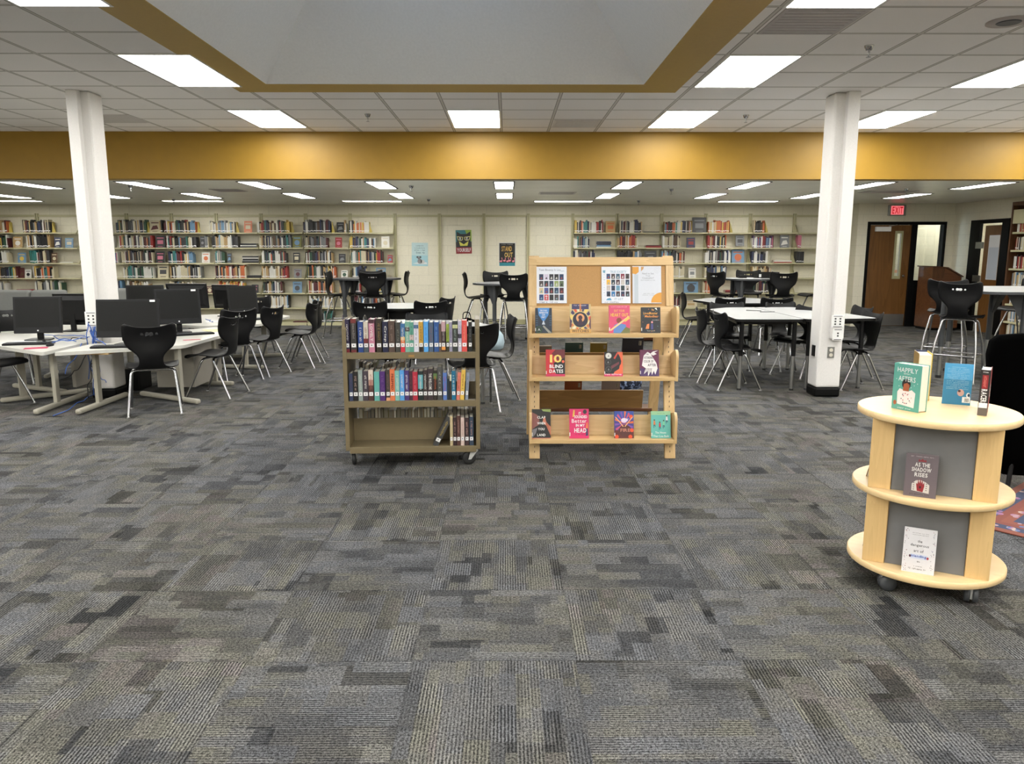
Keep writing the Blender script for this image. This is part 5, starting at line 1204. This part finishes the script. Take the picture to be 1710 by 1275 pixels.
def high_table(label, pts, legs, top, h, gusset=.16):
    cx = sum(p[0] for p in pts)/len(pts); cy = sum(p[1] for p in pts)/len(pts)
    t = thing('high_table', label, 'table', (cx, cy, 0), 0, 'counter-height tables')
    P = rpoly([(x-cx, y-cy) for x, y in pts], .1)
    MB().prism(P, h-.03, h-.001, 'greyleg').build('edge_band', t, .003)
    MB().prism(inset(P, .005), h-.002, h, top).build('table_top', t)
    for x, y in legs:
        x -= cx; y -= cy; d = Vector((-x, -y, 0)).normalized(); p = Vector((-d.y, d.x, 0))*.012
        lg = MB().tube([(0, 0, .38), (0, 0, h-.03)], .034, 'greyleg', 14)
        for s in ((1, -1) if gusset != .2 or x > -.6 else ()):
            q = Vector((-d.y, d.x, 0)) if s > 0 else d
            n = Vector((-q.y, q.x, 0))*.008; a = q*.03; b = q*gusset
            lg.hexa([tuple(v) for v in (a-n+Vector((0, 0, h-.33)), a*1.4-n+Vector((0, 0, h-.33)), a*1.4+n+Vector((0, 0, h-.33)), a+n+Vector((0, 0, h-.33)), a-n+Vector((0, 0, h-.03)), b-n+Vector((0, 0, h-.03)), b+n+Vector((0, 0, h-.03)), a+n+Vector((0, 0, h-.03)))], 'greyleg')
        lg = lg.build('leg', t, loc=(x, y, 0))
        MB().tube([(0, 0, .03), (0, 0, .38)], .028, 'steel', 12).lathe([(.034, 0), (.034, .035)], 'rubber', 12).build('leg_extension', lg)
    return t
circ = lambda x, y, rx, ry, n=16: [(x+rx*cos(2*pi*k/n), y+ry*sin(2*pi*k/n)) for k in range(n)]
high_table('grey counter-height table at the far left before the bookshelves', circ(-2.47, 13.75, .61, .5), [(-2.82, 13.45), (-2.10, 13.45), (-2.8, 14.05), (-2.15, 14.05)], 'darkgreytop', 1.045)
high_table('round grey counter-height table in front of the posters', circ(.02, 12.98, .60, .55), [(-.20, 12.62), (-.36, 13.2), (.4, 12.7), (.35, 13.3)], 'greytop', .99)
t = high_table('white counter-height table strewn with papers before the right shelves', circ(4.42, 13.72, .68, .5), [(4.08, 13.42), (4.85, 13.45), (4.1, 14.05), (4.8, 14.0)], 'laminate', 1.04)
high_table('large white counter-height table at the right edge', [(5.45, 9.65), (5.12, 9.1), (5.5, 8.6), (6.9, 8.45), (7.4, 9.2), (6.9, 10.1), (5.95, 10.2)], [(5.22, 9.16), (5.98, 8.85), (6.25, 9.9), (5.62, 9.7)], 'laminate', 1.06, .2)

# papers and boxes on the far right high table
for i, (x, y, a, lb) in enumerate([(3.98, 13.45, 20, 'sheet of white paper at the left of the cluttered high table'), (4.25, 13.4, -8, 'white paper in the middle of the cluttered high table'), (4.72, 13.42, -25, 'white paper sliding off the front edge of the cluttered high table')]):
    tag(MB().bx(-.14, .14, -.1, .1, 0, .003+.002*i, 'paper').build('paper_sheet', None, loc=(x, y, 1.0405), rot=(0, 0, R(a))), lb, 'paper', 'papers on the cluttered high table')
t = thing('tray_box', 'large black box on the cluttered far right high table', 'box', (4.62, 13.78, 1.0405))
m_ = MB().bx(-.19, .19, -.12, .12, 0, .012, 'black')
for a in ((-.19, -.18, -.12, .12), (.18, .19, -.12, .12), (-.18, .18, -.12, -.11), (-.18, .18, .11, .12)): m_.bx(*a, .012, .105, 'black')
m_.build('box_body', t); MB().bx(-.17, -.13, -.1215, -.12, .02, .07, 'paper').build('box_label', t)
tag(MB().bx(-.07, .07, -.05, .05, 0, .055, 'black').build('small_box', None, .004, loc=(4.17, 13.72, 1.0405)), 'small black box left of the large black box on the high table', 'box')
# pencils on the big white table
for i, (x, y, a) in enumerate([(3.02, 9.4, -30), (3.12, 9.2, 5)]):
    tag(MB().tube([(-.09, 0, .004), (.09, 0, .004)], .0038, 'ink', 6).build('pencil', None, loc=(x, y, .7905), rot=(0, 0, R(a))), ['dark pencil lying aslant on the big white table', 'short dark pencil lying beside the aslant one'][i], 'pencil')

# ================================================================== COMPUTER TABLES
TZ = .585
def computer_table(label, pts, tlegs, boxes=(), grp='beige computer tables around the left column'):
    cx = sum(p[0] for p in pts)/len(pts); cy = sum(p[1] for p in pts)/len(pts)
    t = thing('computer_table', label, 'table', (cx, cy, 0), 0, grp)
    P = rpoly([(x-cx, y-cy) for x, y in pts], .06)
    MB().prism(P, TZ-.032, TZ, 'beige').build('table_top', t, .008)
    for (x0, y0, x1, y1, f) in tlegs:
        x0 -= cx; x1 -= cx; y0 -= cy; y1 -= cy; d = Vector((x1-x0, y1-y0, 0)); L = d.length; d.normalize(); n = Vector((-d.y, d.x, 0))
        X = Matrix(((d.x, n.x, 0, x0), (d.y, n.y, 0, y0), (0, 0, 1, 0), (0, 0, 0, 1)))
        MB().bx(L*f-.035, L*f+.035, -.018, .018, .055, TZ-.034, 'beigeleg', X).build('leg', t, .004)
        MB().bx(0, L, -.028, .028, .012, .06, 'beigeleg', X).build('foot_bar', t, .018)
    for b in boxes:
        MB().bx(b[0]-cx, b[1]-cx, b[2]-cy, b[3]-cy, b[4], b[5], b[6]).build(b[7], t, .004)
    return t
computer_table('nearest beige computer table, right of the left column', [(-4.20, 7.08), (-3.22, 7.64), (-3.17, 9.2), (-3.6, 9.52), (-4.02, 8.95), (-4.02, 7.83), (-4.2, 7.8)],
   [(-3.99, 7.03, -3.98, 7.95, .42), (-3.06, 7.53, -3.85, 8.0, .3), (-3.09, 8.6, -3.85, 8.75, .3)], [(-3.72, -3.32, 8.1, 8.14, .08, TZ-.033, 'panel', 'modesty_panel'), (-3.36, -3.32, 8.14, 8.9, .08, TZ-.033, 'panel', 'modesty_panel'), (-4.12, -3.8, 7.3, 7.7, TZ-.05, TZ-.033, 'maple', 'keyboard_tray')])
computer_table('beige computer table at the left edge of the photo', [(-4.30, 7.10), (-4.33, 8.3), (-4.6, 8.8), (-5.9, 8.85), (-5.9, 8.2), (-5.0, 7.58)],
   [(-4.38, 7.03, -4.42, 8.0, .4), (-5.07, 7.6, -4.5, 8.2, .25), (-5.5, 8.5, -4.7, 8.1, .5)], [(-4.75, -4.4, 7.5, 7.9, TZ-.05, TZ-.033, 'maple', 'keyboard_tray'), (-4.62, -4.58, 8.1, 8.5, .08, TZ-.033, 'panel', 'modesty_panel')])
computer_table('beige computer table behind the left column', [(-4.65, 8.92), (-4.15, 9.05), (-4.27, 9.66), (-5.0, 10.25), (-6.0, 9.9), (-5.9, 8.95)], [(-4.4, 9.6, -4.9, 9.0, .4), (-5.6, 9.5, -5.5, 9.1, .4)])
computer_table('far beige computer table with its tip towards the middle of the room', [(-3.80, 9.66), (-3.19, 9.92), (-3.14, 11.2), (-3.7, 11.8), (-4.5, 11.4), (-4.5, 9.95)],
   [(-3.14, 9.85, -3.95, 10.0, .3), (-3.2, 11.1, -3.9, 10.9, .4)], [(-4.1, -4.06, 10.0, 11.1, .08, TZ-.033, 'panel', 'modesty_panel')])

def monitor(x, y, rz, w_, h_, label, thick=.05, low=.0, tilt=-8, stickr=False, logo=True, z=TZ):
    """face towards local -y"""
    t = thing('computer_monitor', label, 'monitor', (x, y, z+.0008), R(rz), 'black computer monitors')
    zb = .075+low
    T = Matrix.Translation((0, -.03, zb)) @ Matrix.Rotation(R(tilt), 4, 'X')
    b = .022; ch = .06
    m_ = MB().bx(-w_/2, w_/2, .0, thick*.5, 0, h_, 'black', T)
    m_.hexa([tuple(T @ Vector(p)) for p in ((-w_/2+.015, thick*.5, .03), (w_/2-.015, thick*.5, .03), (w_/2-.06, thick, .07), (-w_/2+.06, thick, .07), (-w_/2+.015, thick*.5, h_-.02), (w_/2-.015, thick*.5, h_-.02), (w_/2-.06, thick, h_-.07), (-w_/2+.06, thick, h_-.07))], 'black')
    m_.build('monitor_body', t, .004)
    MB().bx(-w_/2+b, w_/2-b, -.0015, .0, ch, h_-b, 'screen', T).build('screen', t)
    if logo: MB().disc(0, ch*.45, .008, .0, 'sticker', T @ Matrix.Translation((0, -.002, 0)) @ XF).build('round_logo', t)
    if stickr: MB().quad(w_/2-.09, h_-.028, w_/2-.04, h_-.008, .0, 'sticker', T @ Matrix.Translation((0, -.002, 0)) @ XF).build('white_sticker', t)
    MB().bx(-.03, .03, .02, .05, .01, zb+.14, 'black').build('stand_neck', t, .004)
    MB().prism(rpoly([(-.13, -.09), (.13, -.09), (.11, .11), (-.11, .11)], .04), 0, .012, 'black').build('stand_base', t, .003)
    return t
monitor(-4.93, 8.12, 12, .46, .385, 'black all-in-one monitor on the leftmost computer table', .07, tilt=-10)
monitor(-5.06, 9.05, 176, .44, .37, 'black monitor seen from behind, just left of the left column', .06)
monitor(-3.79, 7.72, 8, .60, .38, 'wide black monitor facing the viewer right of the left column', .04, tilt=-10, stickr=True, logo=False)
monitor(-3.76, 8.85, 26, .48, .40, 'tall black monitor angled right, right of the wide one', .05, .03, stickr=True, tilt=-12)
monitor(-4.36, 9.35, 16, .42, .40, 'black monitor mostly hidden behind the wide nearest monitor', .06, .05, tilt=-8)
monitor(-4.36, 10.6, 178, .56, .34, 'wide black monitor seen from behind on the far computer table', .05, .08)
monitor(-4.03, 11.15, 165, .42, .34, 'black monitor seen from behind at the far computer table, left of the turned one', .06, .04)
monitor(-3.68, 10.80, 42, .42, .38, 'black monitor turned right at the tip of the far computer table', .05)
def keyboard(x, y, rz, label, mouse=None):
    t = thing('keyboard', label, 'keyboard', (x, y, TZ+.0008), R(rz), 'black keyboards on the computer tables')
    MB().bx(-.22, .22, -.07, .07, 0, .018, 'black').build('keyboard_body', t, .004)
    m_ = MB()
    for j in range(5):
        for i in range(20): m_.bx(-.212+.0212*i, -.194+.0212*i, -.06+.0235*j, -.041+.0235*j, .018, .0225, 'greyleg')
    m_.build('keys', t)
for a in ((-4.80, 7.72, 14, 'black keyboard in front of the leftmost monitor'), (-3.80, 7.47, 12, 'black keyboard in front of the wide monitor by the column'), (-3.52, 8.62, 35, 'black keyboard in front of the tall angled monitor'), (-3.42, 10.55, 50, 'black keyboard at the tip of the far computer table')): keyboard(*a)
for i, (x, y, a, lb) in enumerate([(-4.52, 7.6, 10, 'black mouse right of the leftmost keyboard'), (-3.30, 8.95, 40, 'black mouse beside the angled keyboard'), (-3.28, 10.95, 50, 'black mouse beside the far keyboard')]):
    t = thing('computer_mouse', lb, 'mouse', (x, y, TZ+.0008), R(a), 'black computer mice')
    MB().lathe([(.03, 0), (.033, .01), (.028, .024), (.014, .033), (.002, .035)], 'black', 16, X=Matrix.Diagonal((1, 1.7, 1, 1))).build('mouse_body', t)
    MB().bx(-.0025, .0025, .01, .04, .026, .034, 'greyleg').build('scroll_wheel', t)
rr = random.Random(11)
for i, (x, y, w_, d_, a, c, lb) in enumerate([(-4.98, 7.9, .22, .28, 15, 'paper', 'white paper under the leftmost keyboard'), (-4.55, 7.42, .2, .12, 25, pc((196, 60, 96)), 'pink card at the front of the leftmost table'), (-3.33, 8.12, .17, .05, 30, pc((206, 60, 90)), 'pink card near the right corner of the nearest table'),
      (-3.45, 9.1, .22, .3, 40, pc((222, 214, 150)), 'pale yellow sheet behind the angled keyboard'), (-3.9, 10.3, .22, .3, 20, 'paper', 'white sheet on the far computer table')]):
    tag(MB().bx(-w_/2, w_/2, -d_/2, d_/2, 0, .002, c).build('paper_sheet', None, loc=(x, y, TZ+.0006), rot=(0, 0, R(a))), lb, 'paper')
# cables
def wob(p, q, n, amp, r, sag=0.):
    p = Vector(p); q = Vector(q); out = []
    for k in range(n+1):
        t = k/n; v = p.lerp(q, t); e = sin(pi*t)
        out.append((v.x+r.uniform(-amp, amp)*e, v.y+r.uniform(-amp, amp)*e, max(v.z+r.uniform(-amp, amp)*e*.6-sag*e, .006)))
    return out
def smooth(p, n=4):
    P = [Vector(p[0])]+[Vector(q) for q in p]+[Vector(p[-1])]; out = []
    for i in range(1, len(P)-2):
        for k in range(n):
            t = k/n; out.append(.5*((2*P[i])+(P[i+1]-P[i-1])*t+(2*P[i-1]-5*P[i]+4*P[i+1]-P[i+2])*t*t+(-P[i-1]+3*P[i]-3*P[i+1]+P[i+2])*t**3))
    return out+[P[-2]]
CB = [('blue', (-4.24, 7.84, .84), (-4.20, 7.80, .60)), ('blue', (-4.20, 7.84, .86), (-4.22, 7.80, .40)), ('blue', (-4.22, 7.84, .82), (-4.24, 7.80, .30)), ('blue', (-4.19, 7.84, .80), (-4.24, 7.80, .05)), ('blue', (-4.23, 7.84, .80), (-4.22, 7.79, .12)),
      ('blue', (-4.24, 7.82, .65), (-4.7, 7.7, .597)), ('blue', (-4.2, 7.80, .66), (-3.98, 7.62, .597)), ('blue', (-4.3, 7.84, .66), (-4.95, 8.4, .60)), ('black', (-4.22, 7.8, .5), (-4.1, 7.6, .3)), ('black', (-4.22, 7.78, .5), (-4.08, 7.4, .1)),
      ('blue', (-4.2, 7.8, .5), (-4.05, 7.7, .2)), ('blue', (-4.24, 7.80, .06), (-4.2, 7.0, .008)), ('black', (-4.8, 7.95, .597), (-4.6, 7.65, .597)), ('black', (-4.25, 7.78, .5), (-4.27, 7.3, .3)), ('blue', (-4.1, 10.5, .60), (-3.85, 10.1, .597)),
      ('blue', (-4.17, 7.84, .85), (-4.18, 7.78, .45)), ('blue', (-4.25, 7.84, .85), (-4.27, 7.78, .22)), ('blue', (-4.26, 7.7, .60), (-4.34, 7.5, .32)), ('black', (-4.7, 7.9, .597), (-4.45, 8.3, .597)), ('blue', (-4.4, 7.85, .60), (-5.2, 8.6, .597))]
cn = ['short blue cable dropping from the column outlet', 'blue cable hanging from the column outlet', 'longer blue cable below the column outlet', 'blue cable reaching the floor by the column', 'blue cable curling low beside the column', 'blue cable running left over the left table', 'blue cable running right onto the nearest table', 'blue cable behind the leftmost monitor',
      'black cord below the nearest table', 'black cord hanging near the table foot', 'blue cable slanting under the nearest table', 'blue cable lying on the carpet toward the viewer', 'black cord on the leftmost table', 'black cord sagging between the two tables', 'blue cable on the far computer table',
      'rightmost blue cable dropping from the column outlet', 'leftmost blue cable dropping from the column outlet', 'blue cable drooping in the gap between the two near tables', 'black cord behind the leftmost monitor', 'blue cable running back across the left table']
for i, (m, p, q) in enumerate(CB):
    pts = smooth(wob(p, q, 7, .028, rr, .05 if i in (10, 13) else 0))
    tag(MB().tube(pts, .0045, m, 5).build('cable', None), cn[i], 'cable', 'cables around the left column')
# black equipment box under the column tables
tag(MB().bx(-.12, .12, -.15, .15, 0, .24, 'black').build('equipment_box', None, .01, loc=(-4.15, 8.5, 0)), 'black equipment box on the floor beside the left column', 'box')

# ================================================================== SOFAS, BAGS, RUG, BLACK CHAIR
def sofa(x0, x1, y, label, arms=(1, 1)):
    t = thing('sofa', label, 'sofa', ((x0+x1)/2, y, 0), 0, 'grey sofas before the left shelves'); w_ = (x1-x0)/2
    MB().bx(-w_, w_, -.38, .38, .10, .40, 'sofa').build('base', t, .03, seg=3)
    n = 2
    for k in range(n):
        a = -w_+.16*arms[0]+(2*w_-.16*sum(arms))*k/n; b = -w_+.16*arms[0]+(2*w_-.16*sum(arms))*(k+1)/n
        MB().bx(a+.004, b-.004, -.36, .22, .40, .50, 'sofa').build('seat_cushion', t, .04, seg=4)
        MB().hexa([(a+.004, .14, .48), (b-.004, .14, .48), (b-.004, .38, .45), (a+.004, .38, .45), (a+.004, .24, .86), (b-.004, .24, .86), (b-.004, .38, .86), (a+.004, .38, .86)], 'sofa').build('back_cushion', t, .05, seg=4)
    for s, on in ((-1, arms[0]), (1, arms[1])):
        if on:
            a, b = sorted((s*w_, s*(w_-.16)))
            MB().bx(a, b, -.40, .30, .12, .66, 'sofa').build('armrest', t, .07, seg=4)
    for sx in (-1, 1):
        for sy in (-1, 1): MB().bx(sx*(w_-.1)-.025, sx*(w_-.1)+.025, sy*.3-.025, sy*.3+.025, 0, .10, 'black').build('foot', t)
sofa(-8.85, -7.35, 12.95, 'grey upholstered sofa cut by the left edge of the photo')
sofa(-7.30, -5.75, 13.55, 'grey upholstered sofa directly behind the left column', (0, 1))
# backpack and bags on the floor beyond the display
def bag(x, y, s, label, m, rz=0.):
    t = thing('backpack', label, 'bag', (x, y, 0), R(rz))
    MB().lathe([(.10*s, 0), (.15*s, .03*s), (.17*s, .14*s), (.15*s, .27*s), (.09*s, .36*s), (.02*s, .39*s)], m, 18, X=Matrix.Diagonal((1.15, .7, 1, 1))).build('bag_body', t)
    MB().tube(smooth([(-.05*s, 0, .37*s), (-.04*s, 0, .45*s), (.03*s, 0, .45*s), (.05*s, 0, .37*s)]), .008, m, 6).build('carry_loop', t)
    MB().lathe([(.07*s, .05*s), (.10*s, .07*s), (.10*s, .17*s), (.06*s, .20*s)], m, 12, X=Matrix.Translation((0, -.08*s, 0)) @ Matrix.Diagonal((1.1, .6, 1, 1))).build('front_pocket', t)
bag(-.62, 12.0, 1.25, 'black backpack on the floor under the middle high table', M['fabric'])
bag(-.2, 11.9, .85, 'small pale blue bag on the floor by the middle high table', mat('pale_bag', (.35, .45, .50), .7))
ft = NT('floral_cloth'); x, y, z, v = ft.xyz(); ft.col(ft.ramp(ft.noise(v, 22., 2.), [(.5, (.008, .012, .03)), (.6, (.25, .32, .5))])); ft.set(Roughness=.8)
bag(1.32, 8.35, .95, 'navy floral bag on the floor behind the wooden display', ft.mat, 10)
t = thing('handbag', 'brown leather bag lying on the floor right of the display, by the shelves', 'bag', (2.42, 13.1, 0), R(10))
MB().bx(-.26, .26, -.1, .1, .0, .2, mat('brown_leather', (.12, .045, .02), .5)).build('bag_body', t, .07, seg=4)
MB().tube(smooth([(-.2, 0, .17), (-.12, 0, .3), (.1, 0, .3), (.2, 0, .17)]), .012, 'black', 6).build('strap', t)
# patterned rug, only its corner shows
rg = NT('woven_rug'); x, y, z, v = rg.xyz()
d = rg.m('MINIMUM', rg.m('SUBTRACT', .95, rg.m('ABSOLUTE', x)), rg.m('SUBTRACT', .62, rg.m('ABSOLUTE', y)))
k1 = rg.m('FRACT', rg.m('MULTIPLY', d, 6.)); vor = rg.n('ShaderNodeTexVoronoi', feature='F1'); vor.inputs['Scale'].default_value = 14.; rg.t.links.new(v, vor.inputs['Vector'])
base = rg.ramp(k1, [(0., (.22, .065, .04)), (.28, (.22, .065, .04)), (.3, (.035, .05, .10)), (.7, (.035, .05, .10)), (.72, (.19, .05, .035))])
rg.t.nodes[base.node.name].color_ramp.interpolation = 'CONSTANT'
fl = rg.m('LESS_THAN', vor.outputs['Distance'], .33)
cc = rg.mix(rg.m('MULTIPLY', fl, rg.m('GREATER_THAN', d, .05)), base, rg.ramp(rg.m('FRACT', rg.m('MULTIPLY', rg.noise(v, 5., 1.), 7.)), [(.3, (.45, .35, .30)), (.6, (.30, .12, .25)), (.8, (.10, .15, .30))]))
rg.col(rg.mix(rg.m('MULTIPLY', rg.noise(v, 220., 1.), .35), cc, (.02, .02, .02))); rg.set(Roughness=.95)
tag(MB().bx(-.95, .95, -.62, .62, 0, .008, rg.mat).build('woven_rug', None, .003, loc=(3.67, 4.28, .0005), rot=(0, 0, R(40))), 'red and navy patterned rug on the carpet at the right edge', 'rug')
# tall black chair at the right edge
t = thing('lounge_chair', 'tall black chair cropped by the right edge behind the round tower', 'chair', (3.34, 4.62, 0), R(6))
nb = 14; ys = [(z, hw, y) for z, hw, y in ((.12, .20, .02), (.32, .27, -.02), (.55, .36, -.05), (.75, .42, -.07), (.92, .455, -.09), (1.0, .45, -.1), (1.035, .41, -.105))]
vs = []; n = 9
for sgn in (0, 1):
    for z, hw, y in ys:
        for k in range(n): u = -1+2*k/(n-1); vs.append((u*hw, y+.05*u*u+.05*sgn, z-.02*u*u if z > .9 else z))
fs = []; O = len(ys)*n
for i in range(len(ys)-1):
    for k in range(n-1): fs.append((i*n+k, i*n+k+1, (i+1)*n+k+1, (i+1)*n+k)); fs.append((O+i*n+k, O+(i+1)*n+k, O+(i+1)*n+k+1, O+i*n+k+1))
    fs.append((i*n, (i+1)*n, O+(i+1)*n, O+i*n)); fs.append((i*n+n-1, O+i*n+n-1, O+(i+1)*n+n-1, (i+1)*n+n-1))
for k in range(n-1): fs.append((k, O+k, O+k+1, k+1)); j = (len(ys)-1)*n; fs.append((j+k, j+k+1, O+j+k+1, O+j+k))
MB().add(vs, fs, 'fabric', True).build('backrest', t)
MB().bx(-.22, .22, .0, .45, .34, .42, 'fabric').build('seat', t, .03)
for sx in (-1, 1):
    for sy in (.06, .4): MB().tube([(sx*.15, sy, .34), (sx*.2, sy+(.03 if sy > .2 else -.03), 0.0)], .014, 'black', 8).build('leg', t)
